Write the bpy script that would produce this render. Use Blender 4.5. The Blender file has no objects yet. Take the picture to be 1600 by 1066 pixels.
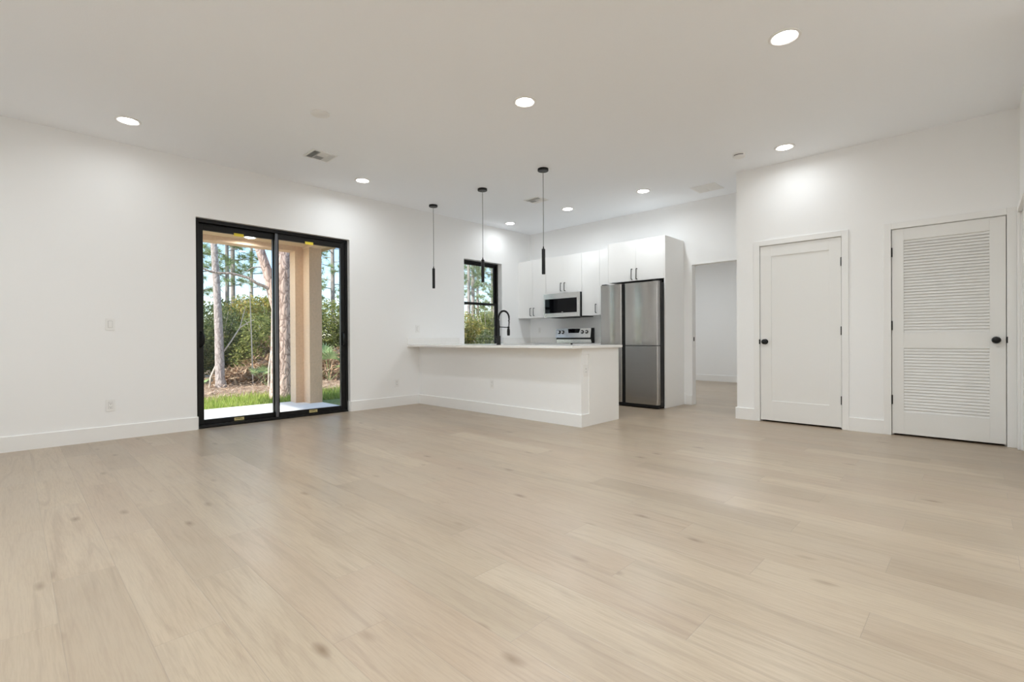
import bpy, bmesh, math, random
from mathutils import Vector, Matrix
random.seed(7)
R = math.radians
PI = math.pi

# ------------------------------------------------------------------ camera, sky, sun, exposure
sc = bpy.context.scene
col = sc.collection
CAM_H = 0.972
F_PX = 755.8325
yaw, pitch, roll = R(43.9812), R(-0.2062), R(-0.3155)
fw = Vector((-math.sin(yaw)*math.cos(pitch), math.cos(yaw)*math.cos(pitch), math.sin(pitch)))
rt = Vector((math.cos(yaw), math.sin(yaw), 0))
up = rt.cross(fw)
rt2 = rt*math.cos(roll) + up*math.sin(roll)
up2 = up*math.cos(roll) - rt*math.sin(roll)
cam_d = bpy.data.cameras.new('camera')
cam = bpy.data.objects.new('camera', cam_d)
col.objects.link(cam)
m = Matrix.Identity(4)
for i in range(3):
    m[i][0], m[i][1], m[i][2] = rt2[i], up2[i], -fw[i]
m[2][3] = CAM_H
cam.matrix_world = m
cam_d.sensor_fit = 'HORIZONTAL'
cam_d.sensor_width = 36
cam_d.lens = F_PX/1600*36
cam_d.clip_start = 0.02
sc.camera = cam

sc.view_settings.view_transform = 'Standard'
sc.view_settings.look = 'None'
sc.view_settings.gamma = 1
sc.view_settings.use_curve_mapping = False
sc.view_settings.exposure = 0.62
sc.cycles.use_denoising = True
sc.cycles.max_bounces = 14
sc.cycles.diffuse_bounces = 8
sc.cycles.glossy_bounces = 5
sc.cycles.transparent_max_bounces = 24
sc.cycles.caustics_reflective = False
sc.cycles.caustics_refractive = False
sc.cycles.sample_clamp_indirect = 6

world = bpy.data.worlds.new('sky')
sc.world = world
world.use_nodes = True
wn = world.node_tree.nodes
wn.clear()
sky = wn.new('ShaderNodeTexSky')
sky.sky_type = 'NISHITA'
sky.sun_disc = False
sky.sun_elevation = R(42)
sky.sun_rotation = R(200)
sky.air_density = 1.0
sky.dust_density = 0.2
sky.ozone_density = 3.0
bgn = wn.new('ShaderNodeBackground')
SKY = 0.235
bgn.inputs['Strength'].default_value = SKY
wo = wn.new('ShaderNodeOutputWorld')
world.node_tree.links.new(sky.outputs[0], bgn.inputs['Color'])
world.node_tree.links.new(bgn.outputs[0], wo.inputs['Surface'])

sun_d = bpy.data.lights.new('sun', 'SUN')
sun_d.energy = 4.7
sun_d.angle = R(2.5)
sun_d.color = (1.0, .965, .90)
sun = bpy.data.objects.new('sun', sun_d)
col.objects.link(sun)
sun.rotation_euler = (-Vector((.10, -.75, .65))).to_track_quat('-Z', 'Y').to_euler()

LAMP_W = 2.3          # one recessed ceiling lamp

# ------------------------------------------------------------------ dimensions of the room
A = 6.168      # window wall stands at x = -A
B = 6.898      # kitchen back wall
C = 6.086      # wall with the two closet doors
D = -2.101     # corner of that wall
RX = 0.256     # right wall
H = 2.9596     # ceiling
PN, PB, EX = 4.342, 5.093, -3.129    # peninsula front, back and end
CT, CB = 0.898, 0.868                # worktop top / underside

# ------------------------------------------------------------------ material helpers
class NT:
    def __init__(s, name):
        s.m = bpy.data.materials.new(name)
        s.m.use_nodes = True
        s.t = s.m.node_tree
        s.t.nodes.clear()
        s.out = s.t.nodes.new('ShaderNodeOutputMaterial')
    def n(s, typ, **kw):
        nd = s.t.nodes.new(typ)
        for k, v in kw.items():
            setattr(nd, k, v)
        return nd
    def l(s, a, b):
        s.t.links.new(a, b)
    def val(s, sock, v):
        if hasattr(v, 'is_output') or isinstance(v, bpy.types.NodeSocket):
            s.l(v, sock)
        else:
            sock.default_value = v
    def math(s, op, a, b=0.0, c=None):
        nd = s.n('ShaderNodeMath', operation=op)
        s.val(nd.inputs[0], a); s.val(nd.inputs[1], b)
        if c is not None: s.val(nd.inputs[2], c)
        return nd.outputs[0]
    def mix(s, f, a, b, typ='MIX'):
        nd = s.n('ShaderNodeMix', data_type='RGBA', blend_type=typ)
        s.val(nd.inputs['Factor'], f)
        s.val(nd.inputs[6], a); s.val(nd.inputs[7], b)
        return nd.outputs[2]
    def ramp(s, f, pts):
        nd = s.n('ShaderNodeValToRGB')
        els = nd.color_ramp.elements
        while len(els) < len(pts): els.new(0.5)
        for e, (p, c) in zip(els, pts):
            e.position = p
            e.color = c if len(c) == 4 else (*c, 1)
        s.l(f, nd.inputs[0])
        return nd.outputs[0]

def rgb(*c): return (c[0], c[1], c[2], 1)

def pbr(name, color, rough=.5, metal=0.0, spec=.5, noise=None, bump=None, coat=0.0):
    """plain procedural surface; noise=(scale, amount) varies the colour a little, bump=(scale, strength)"""
    t = NT(name)
    b = t.n('ShaderNodeBsdfPrincipled')
    b.inputs['Roughness'].default_value = rough
    b.inputs['Metallic'].default_value = metal
    b.inputs['Specular IOR Level'].default_value = spec
    b.inputs['Coat Weight'].default_value = coat
    tc = t.n('ShaderNodeTexCoord')
    if noise:
        nz = t.n('ShaderNodeTexNoise')
        nz.inputs['Scale'].default_value = noise[0]
        nz.inputs['Detail'].default_value = 4
        t.l(tc.outputs['Object'], nz.inputs['Vector'])
        dk = tuple(c*(1-noise[1]) for c in color)
        lt = tuple(min(1, c*(1+noise[1])) for c in color)
        t.l(t.ramp(nz.outputs[0], [(.3, dk), (.7, lt)]), b.inputs['Base Color'])
    else:
        b.inputs['Base Color'].default_value = rgb(*color)
    if bump:
        nz = t.n('ShaderNodeTexNoise')
        nz.inputs['Scale'].default_value = bump[0]
        nz.inputs['Detail'].default_value = 3
        t.l(tc.outputs['Object'], nz.inputs['Vector'])
        bp = t.n('ShaderNodeBump')
        bp.inputs['Strength'].default_value = bump[1]
        bp.inputs['Distance'].default_value = .01
        t.l(nz.outputs[0], bp.inputs['Height'])
        t.l(bp.outputs[0], b.inputs['Normal'])
    t.l(b.outputs[0], t.out.inputs[0])
    return t.m

def glow(name, color, strength):
    t = NT(name)
    e = t.n('ShaderNodeEmission')
    e.inputs[0].default_value = rgb(*color)
    e.inputs[1].default_value = strength
    t.l(e.outputs[0], t.out.inputs[0])
    return t.m

def glass(name, tint=(1, 1, 1), refl=.06):
    t = NT(name)
    tr = t.n('ShaderNodeBsdfTransparent'); tr.inputs[0].default_value = rgb(*tint)
    gl = t.n('ShaderNodeBsdfGlossy'); gl.inputs['Roughness'].default_value = .0
    fr = t.n('ShaderNodeFresnel'); fr.inputs[0].default_value = 1.4
    mx = t.n('ShaderNodeMixShader')
    t.l(t.math('MULTIPLY', fr.outputs[0], .8), mx.inputs[0])
    t.l(tr.outputs[0], mx.inputs[1]); t.l(gl.outputs[0], mx.inputs[2])
    t.l(mx.outputs[0], t.out.inputs[0])
    return t.m

def leafy(name, cols, rough=.55, trans=.35):
    """leaves: colour differs from leaf to leaf, a little light passes through"""
    t = NT(name)
    geo = t.n('ShaderNodeNewGeometry')
    c = t.ramp(geo.outputs['Random Per Island'], [(i/(len(cols)-1), k) for i, k in enumerate(cols)])
    b = t.n('ShaderNodeBsdfPrincipled')
    b.inputs['Roughness'].default_value = rough
    b.inputs['Specular IOR Level'].default_value = .3
    t.l(c, b.inputs['Base Color'])
    tl = t.n('ShaderNodeBsdfTranslucent')
    t.l(c, tl.inputs[0])
    mx = t.n('ShaderNodeMixShader'); mx.inputs[0].default_value = trans
    t.l(b.outputs[0], mx.inputs[1]); t.l(tl.outputs[0], mx.inputs[2])
    t.l(mx.outputs[0], t.out.inputs[0])
    return t.m

def bark_mat(name, c1, c2, sc_=7.0):
    t = NT(name)
    tc = t.n('ShaderNodeTexCoord')
    mp = t.n('ShaderNodeMapping'); mp.inputs['Scale'].default_value = (1, 1, .42)
    t.l(tc.outputs['Object'], mp.inputs[0])
    v = t.n('ShaderNodeTexVoronoi', feature='DISTANCE_TO_EDGE'); v.inputs['Scale'].default_value = sc_
    nz = t.n('ShaderNodeTexNoise'); nz.inputs['Scale'].default_value = 9; nz.inputs['Detail'].default_value = 5
    t.l(mp.outputs[0], nz.inputs['Vector'])
    t.l(t.mix(.14, mp.outputs[0], nz.outputs['Color']), v.inputs['Vector'])
    e = t.ramp(v.outputs['Distance'], [(.015, c1), (.11, c2)])
    f = t.mix(t.math('MULTIPLY', nz.outputs[0], .6), e, rgb(*[min(1, k*1.35) for k in c2]))
    b = t.n('ShaderNodeBsdfPrincipled'); b.inputs['Roughness'].default_value = .9
    t.l(f, b.inputs['Base Color'])
    bp = t.n('ShaderNodeBump'); bp.inputs['Strength'].default_value = .8; bp.inputs['Distance'].default_value = .03
    t.l(v.outputs['Distance'], bp.inputs['Height']); t.l(bp.outputs[0], b.inputs['Normal'])
    t.l(b.outputs[0], t.out.inputs[0])
    return t.m

def floor_mat():
    """wood look porcelain planks 1.206 x 0.199 m laid in thirds, running across the room"""
    t = NT('oak_plank_tile')
    geo = t.n('ShaderNodeNewGeometry')
    sp = t.n('ShaderNodeSeparateXYZ'); t.l(geo.outputs['Position'], sp.inputs[0])
    X, Y = sp.outputs[0], sp.outputs[1]
    PL, PW = 1.206, .199
    v = t.math('DIVIDE', t.math('SUBTRACT', Y, .707), PW)
    row = t.math('FLOOR', v)
    fv = t.math('SUBTRACT', v, row)
    u = t.math('ADD', t.math('DIVIDE', t.math('ADD', X, 2.69), PL), t.math('DIVIDE', row, 3.0))
    cl = t.math('FLOOR', u)
    fu = t.math('SUBTRACT', u, cl)
    cell = t.n('ShaderNodeCombineXYZ'); t.l(cl, cell.inputs[0]); t.l(row, cell.inputs[1])
    wn_ = t.n('ShaderNodeTexWhiteNoise', noise_dimensions='3D'); t.l(cell.outputs[0], wn_.inputs['Vector'])
    rnd = wn_.outputs['Value']; rcol = wn_.outputs['Color']
    # seams
    du = t.math('MULTIPLY', t.math('MINIMUM', fu, t.math('SUBTRACT', 1.0, fu)), PL)
    dv = t.math('MULTIPLY', t.math('MINIMUM', fv, t.math('SUBTRACT', 1.0, fv)), PW)
    dd = t.math('MINIMUM', du, dv)
    seam = t.math('LESS_THAN', dd, .0012)
    # plank-local coordinates, shifted per plank so that no two planks show the same figure
    off = t.n('ShaderNodeVectorMath', operation='MULTIPLY'); t.l(rcol, off.inputs[0]); off.inputs[1].default_value = (37, 29, 11)
    pos = t.n('ShaderNodeVectorMath', operation='ADD'); t.l(geo.outputs['Position'], pos.inputs[0]); t.l(off.outputs[0], pos.inputs[1])
    def noise(scale, detail, rough=.55, dist=0.0):
        mp = t.n('ShaderNodeMapping'); mp.inputs['Scale'].default_value = scale
        t.l(pos.outputs[0], mp.inputs[0])
        nz = t.n('ShaderNodeTexNoise'); nz.inputs['Scale'].default_value = 1
        nz.inputs['Detail'].default_value = detail; nz.inputs['Roughness'].default_value = rough
        nz.inputs['Distortion'].default_value = dist
        t.l(mp.outputs[0], nz.inputs['Vector'])
        return nz.outputs[0]
    fine = noise((9, 170, 1), 5, .6)
    broad = noise((1.6, 9, 1), 3, .5, .6)
    cath = noise((1.1, 14, 1), 4, .6, 1.8)
    cloud = noise((2.0, 3.0, 1), 2)
    mp = t.n('ShaderNodeMapping'); mp.inputs['Scale'].default_value = (2.6, 6.5, 1)
    t.l(pos.outputs[0], mp.inputs[0])
    vor = t.n('ShaderNodeTexVoronoi'); vor.inputs['Scale'].default_value = 1; vor.inputs['Randomness'].default_value = 1
    dn = t.n('ShaderNodeTexNoise'); dn.inputs['Scale'].default_value = 3; t.l(mp.outputs[0], dn.inputs['Vector'])
    t.l(t.mix(.10, mp.outputs[0], dn.outputs['Color']), vor.inputs['Vector'])
    vsep = t.n('ShaderNodeSeparateColor'); t.l(vor.outputs['Color'], vsep.inputs[0])
    has = t.math('GREATER_THAN', vsep.outputs[0], .30)
    knot = t.math('MULTIPLY', has, t.ramp(vor.outputs['Distance'], [(.02, (1, 1, 1)), (.06, (.6, .6, .6)), (.15, (0, 0, 0))]))
    base = t.ramp(rnd, [(0, FL[0]), (.35, FL[1]), (.7, FL[2]), (1, FL[3])])
    c = t.mix(t.ramp(broad, [(.35, (0, 0, 0)), (.75, (.40, .40, .40))]), base, rgb(*FL[4]))
    c = t.mix(t.ramp(cath, [(.50, (0, 0, 0)), (.68, (.50, .50, .50))]), c, rgb(*FL[5]))
    c = t.mix(t.ramp(fine, [(.38, (.30, .30, .30)), (.56, (0, 0, 0))]), c, rgb(*FL[5]))
    streak = noise((1.3, 34, 1), 3, .5, .3)
    c = t.mix(t.ramp(streak, [(.62, (0, 0, 0)), (.74, (.55, .55, .55))]), c, rgb(*FL[5]))
    c = t.mix(t.ramp(cloud, [(.35, (.22, .22, .22)), (.65, (0, 0, 0))]), c, rgb(*FL[6]))
    c = t.mix(t.math('MULTIPLY', knot, .95), c, rgb(.19, .125, .072))
    c = t.mix(t.math('MULTIPLY', seam, .50), c, rgb(.27, .22, .17))
    b = t.n('ShaderNodeBsdfPrincipled')
    t.l(c, b.inputs['Base Color'])
    rgh = t.math('ADD', t.math('MULTIPLY', cloud, .09), .285)
    t.l(rgh, b.inputs['Roughness'])
    b.inputs['Specular IOR Level'].default_value = .75
    # every plank lies a hair out of level
    sub = t.n('ShaderNodeVectorMath', operation='SUBTRACT'); t.l(rcol, sub.inputs[0]); sub.inputs[1].default_value = (.5, .5, .5)
    scl = t.n('ShaderNodeVectorMath', operation='MULTIPLY'); t.l(sub.outputs[0], scl.inputs[0]); scl.inputs[1].default_value = (.030, .030, 0)
    add = t.n('ShaderNodeVectorMath', operation='ADD'); t.l(scl.outputs[0], add.inputs[0]); t.l(geo.outputs['Normal'], add.inputs[1])
    nrm = t.n('ShaderNodeVectorMath', operation='NORMALIZE'); t.l(add.outputs[0], nrm.inputs[0])
    bp = t.n('ShaderNodeBump'); bp.inputs['Strength'].default_value = .25; bp.inputs['Distance'].default_value = .002
    t.l(t.math('ADD', t.math('MULTIPLY', t.ramp(dd, [(0, (0, 0, 0)), (.003, (1, 1, 1))]), .7), t.math('MULTIPLY', fine, .35)), bp.inputs['Height'])
    t.l(nrm.outputs[0], bp.inputs['Normal'])
    t.l(bp.outputs[0], b.inputs['Normal'])
    t.l(b.outputs[0], t.out.inputs[0])
    return t.m

FL = [(.375, .296, .212), (.455, .368, .266), (.415, .318, .230), (.490, .400, .292),   # plank bases
      (.370, .278, .190), (.285, .210, .145), (.405, .342, .262)]                        # figure, grain, greyish cloud

M = {}
M['wall'] = pbr('white_wall_paint', (.89, .89, .885), .6, bump=(260, .04))
M['ceil'] = pbr('white_ceiling_paint', (.93, .95, .98), .75, bump=(120, .06))
M['trim'] = pbr('white_trim_paint', (.86, .855, .84), .38)
M['door'] = pbr('white_door_paint', (.83, .825, .805), .42)
M['floor'] = floor_mat()
M['black'] = pbr('matte_black_metal', (.006, .006, .006), .36, spec=.3)
M['frame'] = pbr('black_aluminium', (.008, .0075, .0075), .35, spec=.28)
M['alu'] = pbr('grey_aluminium_edge', (.14, .145, .16), .35, metal=.6)
M['glass'] = glass('clear_glass', (.97, .985, .98))
M['cab'] = pbr('white_cabinet_laminate', (.87, .865, .85), .32)
M['carcass'] = pbr('white_cabinet_box', (.80, .795, .78), .45)
M['quartz'] = pbr('white_quartz', (.85, .84, .82), .16, noise=(55, .025))
M['plate'] = pbr('white_plastic', (.85, .845, .83), .35)
M['slot'] = pbr('dark_slot', (.03, .03, .03), .6)
M['slotg'] = pbr('grey_slot', (.22, .22, .21), .6)
M['slotl'] = pbr('light_grey_duct_shade', (.50, .50, .49), .8)  # even grey standing in for the shaded duct behind the return blades
M['chrome'] = pbr('bright_steel', (.62, .62, .63), .18, metal=1.0)
M['black_glass'] = pbr('black_glass', (.003, .003, .004), .05, spec=.22)
M['appl_black'] = pbr('black_appliance_side', (.010, .010, .010), .42, spec=.3)
M['yellow'] = pbr('yellow_sticker', (.82, .66, .05), .5)
M['yellow_dull'] = pbr('dull_yellow_sticker', (.55, .46, .20), .5)
M['ink'] = pbr('sticker_print', (.12, .10, .04), .6)
M['stucco'] = pbr('tan_stucco', (.68, .48, .325), .9, noise=(30, .06), bump=(150, .35))
M['soffit'] = pbr('tan_soffit', (.60, .42, .26), .85, bump=(100, .2))
M['concrete'] = pbr('pale_concrete', (.78, .77, .74), .8, noise=(6, .05), bump=(60, .15))
M['lens'] = glow('lamp_diffuser', (1, .985, .96), 14)
M['cord'] = pbr('grey_cord', (.16, .155, .145), .5)

def brushed(name, c, rough):
    t = NT(name)
    tc = t.n('ShaderNodeTexCoord')
    mp = t.n('ShaderNodeMapping'); mp.inputs['Scale'].default_value = (3, 3, 420)
    t.l(tc.outputs['Object'], mp.inputs[0])
    nz = t.n('ShaderNodeTexNoise'); nz.inputs['Scale'].default_value = 1; nz.inputs['Detail'].default_value = 3
    t.l(mp.outputs[0], nz.inputs['Vector'])
    b = t.n('ShaderNodeBsdfPrincipled')
    b.inputs['Metallic'].default_value = 1
    t.l(t.ramp(nz.outputs[0], [(.3, tuple(k*.93 for k in c)), (.7, tuple(k*1.05 for k in c))]), b.inputs['Base Color'])
    t.l(t.math('ADD', t.math('MULTIPLY', nz.outputs[0], .10), rough), b.inputs['Roughness'])
    t.l(b.outputs[0], t.out.inputs[0])
    return t.m
M['steel'] = brushed('brushed_stainless', (.44, .43, .415), .15)
M['steel_lt'] = brushed('light_stainless', (.72, .715, .70), .2)

# ------------------------------------------------------------------ object helpers
ORG = {}                                   # world origin of every object built here

def tag(o, label=None, cat=None, group=None, kind=None):
    if label: o['label'] = label
    if cat: o['category'] = cat
    if group: o['group'] = group
    if kind: o['kind'] = kind
    return o

def thing(name, loc, label, cat, group=None, kind=None):
    o = bpy.data.objects.new(name, None)
    o.empty_display_size = .1
    col.objects.link(o)
    o.location = loc
    ORG[o.name] = Vector(loc)
    return tag(o, label, cat, group, kind)

class MB:
    """collects shapes in world coordinates, links them as one mesh object"""
    def __init__(s): s.b = bmesh.new()
    def box(s, x0, x1, y0, y1, z0, z1, bev=0.0, seg=2):
        x0, x1 = min(x0, x1), max(x0, x1); y0, y1 = min(y0, y1), max(y0, y1); z0, z1 = min(z0, z1), max(z0, z1)
        t = bmesh.new()
        bmesh.ops.create_cube(t, size=1)
        for v in t.verts:
            v.co = Vector((x0+(v.co.x+.5)*(x1-x0), y0+(v.co.y+.5)*(y1-y0), z0+(v.co.z+.5)*(z1-z0)))
        if bev > 0:
            bev = min(bev, .49*min(x1-x0, y1-y0, z1-z0))
            bmesh.ops.bevel(t, geom=t.edges[:], offset=bev, segments=seg, affect='EDGES', profile=.5)
        return s._in(t)
    def _in(s, t):
        me = bpy.data.meshes.new('tmp'); t.to_mesh(me); t.free()
        s.b.from_mesh(me); bpy.data.meshes.remove(me)
        return s
    def lathe(s, c, prof, n=24, axis='z', cap=True):
        """prof: list of (r, h) along the axis from point c"""
        t = bmesh.new(); rings = []
        for r, h in prof:
            ring = []
            for k in range(n):
                a = 2*PI*k/n
                p = {'z': (r*math.cos(a), r*math.sin(a), h), 'y': (r*math.cos(a), h, r*math.sin(a)),
                     'x': (h, r*math.cos(a), r*math.sin(a))}[axis]
                ring.append(t.verts.new(Vector(c)+Vector(p)))
            rings.append(ring)
        for a_, b_ in zip(rings, rings[1:]):
            for k in range(n):
                t.faces.new((a_[k], a_[(k+1) % n], b_[(k+1) % n], b_[k]))
        if cap:
            t.faces.new(rings[0]); t.faces.new(rings[-1])
        bmesh.ops.recalc_face_normals(t, faces=t.faces[:])
        return s._in(t)
    def tube(s, pts, rad, n=10):
        """pts: polyline; rad: radius or list of radii"""
        pts = [Vector(p) for p in pts]
        if not isinstance(rad, (list, tuple)): rad = [rad]*len(pts)
        t = bmesh.new(); rings = []
        ref = Vector((0, 0, 1))
        d0 = (pts[1]-pts[0]).normalized()
        if abs(d0.dot(ref)) > .9: ref = Vector((1, 0, 0))
        nx = d0.cross(ref).normalized()
        for i, p in enumerate(pts):
            d = (pts[min(i+1, len(pts)-1)]-pts[max(i-1, 0)]).normalized()
            nx = (nx - d*nx.dot(d)).normalized(); ny = d.cross(nx)
            rings.append([t.verts.new(p+(nx*math.cos(2*PI*k/n)+ny*math.sin(2*PI*k/n))*rad[i]) for k in range(n)])
        for a_, b_ in zip(rings, rings[1:]):
            for k in range(n):
                t.faces.new((a_[k], a_[(k+1) % n], b_[(k+1) % n], b_[k]))
        t.faces.new(rings[0]); t.faces.new(rings[-1])
        bmesh.ops.recalc_face_normals(t, faces=t.faces[:])
        return s._in(t)
    def prism(s, poly, axis, a0, a1):
        """poly: (u,v) outline; extruded along axis: x -> (y,z), y -> (x,z), z -> (x,y)"""
        t = bmesh.new()
        def P(u, v, w): return {'x': (w, u, v), 'y': (u, w, v), 'z': (u, v, w)}[axis]
        f0 = [t.verts.new(P(u, v, a0)) for u, v in poly]; f1 = [t.verts.new(P(u, v, a1)) for u, v in poly]
        n = len(poly)
        t.faces.new(f0); t.faces.new(f1)
        for k in range(n): t.faces.new((f0[k], f0[(k+1) % n], f1[(k+1) % n], f1[k]))
        bmesh.ops.recalc_face_normals(t, faces=t.faces[:])
        return s._in(t)
    def build(s, name, mat, parent=None, origin=None, smooth=None):
        o_ = ORG[parent.name] if parent else (Vector(origin) if origin else None)
        if o_ is None:
            xs = [v.co for v in s.b.verts]
            lo = Vector([min(c[i] for c in xs) for i in range(3)]); hi = Vector([max(c[i] for c in xs) for i in range(3)])
            o_ = Vector(((lo.x+hi.x)/2, (lo.y+hi.y)/2, lo.z))
        bmesh.ops.translate(s.b, verts=s.b.verts[:], vec=-o_)
        me = bpy.data.meshes.new(name); s.b.to_mesh(me); s.b.free()
        return link(name, me, mat, parent, o_, smooth)

def link(name, me, mat, parent, org, smooth=None):
    me.materials.append(M[mat] if isinstance(mat, str) else mat)
    if smooth is not None:
        me.shade_smooth()
        try: me.set_sharp_from_angle(angle=R(smooth))
        except Exception: pass
    o = bpy.data.objects.new(name, me)
    col.objects.link(o)
    if parent: o.parent = parent
    else: o.location = org
    ORG[o.name] = Vector(org)
    return o

def raw(name, verts, faces, mat, parent=None, org=(0, 0, 0), smooth=None):
    org = ORG[parent.name] if parent else Vector(org)
    me = bpy.data.meshes.new(name)
    me.from_pydata([(v[0]-org[0], v[1]-org[1], v[2]-org[2]) for v in verts], [], faces)
    return link(name, me, mat, parent, org, smooth)

def copy_tree(o, loc=None, parent=None):
    c = o.copy(); col.objects.link(c)
    if parent: c.parent = parent
    if loc is not None: c.location = loc
    for ch in list(o.children): copy_tree(ch, None, c)
    return c

def struct(o, label=None, cat=None): return tag(o, label, cat, kind='structure')

def wall(name, axis, p0, p1, u0, u1, z0, z1, holes, mat='wall'):
    """slab between p0 and p1 across `axis`, spanning u0..u1, with rectangular holes (ua, ub, za, zb)"""
    us = sorted({u0, u1, *[h[0] for h in holes], *[h[1] for h in holes]})
    zs = sorted({z0, z1, *[h[2] for h in holes], *[h[3] for h in holes]})
    b = MB().b; vs = {}
    def V(i, j, k):
        if (i, j, k) not in vs:
            p = (p0, p1)[k]
            vs[i, j, k] = b.verts.new((p, us[i], zs[j]) if axis == 'x' else (us[i], p, zs[j]))
        return vs[i, j, k]
    def solid(i, j):
        if i < 0 or j < 0 or i >= len(us)-1 or j >= len(zs)-1: return False
        cu, cz = (us[i]+us[i+1])/2, (zs[j]+zs[j+1])/2
        return not any(h[0] < cu < h[1] and h[2] < cz < h[3] for h in holes)
    for i in range(len(us)-1):
        for j in range(len(zs)-1):
            if not solid(i, j): continue
            for k in (0, 1):
                b.faces.new((V(i, j, k), V(i+1, j, k), V(i+1, j+1, k), V(i, j+1, k)))
            for (di, dj, e) in ((-1, 0, ((i, j), (i, j+1))), (1, 0, ((i+1, j), (i+1, j+1))),
                                (0, -1, ((i, j), (i+1, j))), (0, 1, ((i, j+1), (i+1, j+1)))):
                if not solid(i+di, j+dj):
                    (a, c), (d, e2) = e
                    b.faces.new((V(a, c, 0), V(d, e2, 0), V(d, e2, 1), V(a, c, 1)))
    bmesh.ops.recalc_face_normals(b, faces=b.faces[:])
    q = MB(); q.b.free(); q.b = b
    return struct(q.build(name, mat))

# ================================================================== THE ROOM
FRONT, SIDE, BED = -1.5, 2.2, 11.02
floor = MB().box(-A-.02, SIDE+.1, FRONT-.1, BED+.1, -.12, 0)
struct(floor.build('floor', 'floor'), 'pale oak look plank floor running through the whole room', 'floor')
struct(MB().box(-A-.2, SIDE+.12, FRONT-.12, BED+.12, H, H+.12).build('ceiling', 'ceil'), 'flat white ceiling with recessed lights', 'ceiling')
SL = (1.414, 3.212, -.12, 2.338)      # sliding door opening
WI = (5.250, 6.137, .800, 2.326)      # kitchen window opening
struct(wall('wall_left', 'x', -A-.2, -A, FRONT-.12, BED+.12, -.12, H, [SL, WI]), 'long white wall with the sliding glass door and the kitchen window', 'wall')
OPL, OPR, OPT = -3.007, -2.16, 2.041
struct(wall('wall_back', 'y', B, B+.12, -A, SIDE, 0, H, [(OPL, OPR, -.001, OPT)]), 'white kitchen back wall with an uncased doorway', 'wall')
D2 = (-1.838, -1.042, 2.034); D3 = (-.622, .174, 2.036)
struct(wall('wall_closet', 'y', C, C+.115, D, RX+.12, 0, H, [(D2[0]-.004, D2[1]+.004, -.001, D2[2]+.004), (D3[0]-.004, D3[1]+.004, -.001, D3[2]+.004)]),
       'white wall holding the panel door and the louvered door', 'wall')
struct(MB().box(D, D+.115, C+.115, B, 0, H).build('wall_return', 'wall'), 'short white wall between closet corner and kitchen doorway', 'wall')
DR = (5.16, 5.975, 2.03)
struct(wall('wall_right', 'x', RX, RX+.12, 4.3, C, 0, H, [(DR[0]-.004, DR[1]+.004, -.001, DR[2]+.004)]), 'white wall at the right edge with a cased door', 'wall')
struct(MB().box(RX+.12, SIDE, 4.3, 4.42, 0, H).build('wall_entry', 'wall'), 'white wall closing the entry side of the room', 'wall')
struct(MB().box(SIDE, SIDE+.12, FRONT, BED, 0, H).build('wall_side', 'wall'), 'white side wall behind the camera', 'wall')
struct(MB().box(-A, SIDE, FRONT-.12, FRONT, 0, H).build('wall_front', 'wall'), 'white front wall behind the camera', 'wall')
struct(MB().box(-A, SIDE, BED, BED+.12, 0, H).build('wall_bedroom', 'wall'), 'white far wall seen through the doorway', 'wall')
struct(MB().box(-1.2, -1.08, B+.12, BED, 0, H).build('wall_hall', 'wall'), 'white wall inside the room past the doorway', 'wall')

BH, BT = .139, .014
def base(name, axis, p, d, u0, u1, label):
    """baseboard on the plane p, standing out d towards the room"""
    a, b_ = sorted((p, p+d))
    prof = [(p, 0), (p+d, 0), (p+d, BH-.004), (p+d*.7, BH), (p, BH)]
    m_ = MB()
    m_.prism(prof, 'y' if axis == 'x' else 'x', u0, u1)
    return struct(m_.build(name, 'trim'), label, 'baseboard')
mb = MB()
pr_l = [(-A, 0), (-A+BT, 0), (-A+BT, BH-.004), (-A+BT*.7, BH), (-A, BH)]
mb.prism(pr_l, 'y', FRONT, SL[0]+.0001)
mb.prism(pr_l, 'y', SL[1], PN)
# short returns into the sliding door reveal
mb.box(-A-.05, -A, SL[0], SL[0]+BT, 0, BH, .003)
mb.box(-A-.05, -A, SL[1]-BT, SL[1], 0, BH, .003)
struct(mb.build('baseboard_left', 'trim'), 'white baseboard along the window wall', 'baseboard')
CW, CD = .062, .018                    # casing width and depth
mb = MB()
pr_c = [(C, 0), (C-BT, 0), (C-BT, BH-.004), (C-BT*.7, BH), (C, BH)]
mb.prism(pr_c, 'x', D-BT, D2[0]-CW)
mb.prism(pr_c, 'x', D2[1]+CW, D3[0]-CW)
mb.prism(pr_c, 'x', D3[1]+CW, RX)
mb.box(D-BT, D, C-.001, B, 0, BH-.002)
struct(mb.build('baseboard_closet', 'trim'), 'white baseboard along the closet wall', 'baseboard')
base('baseboard_back', 'y', B, -BT, -3.1, OPL, 'short white baseboard beside the kitchen doorway')
base('baseboard_bedroom', 'y', BED, -BT, -A, -1.2, 'white baseboard of the room past the doorway')
base('baseboard_right', 'x', RX, -BT, 4.3, DR[0]-CW, 'white baseboard of the right wall')

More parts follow.
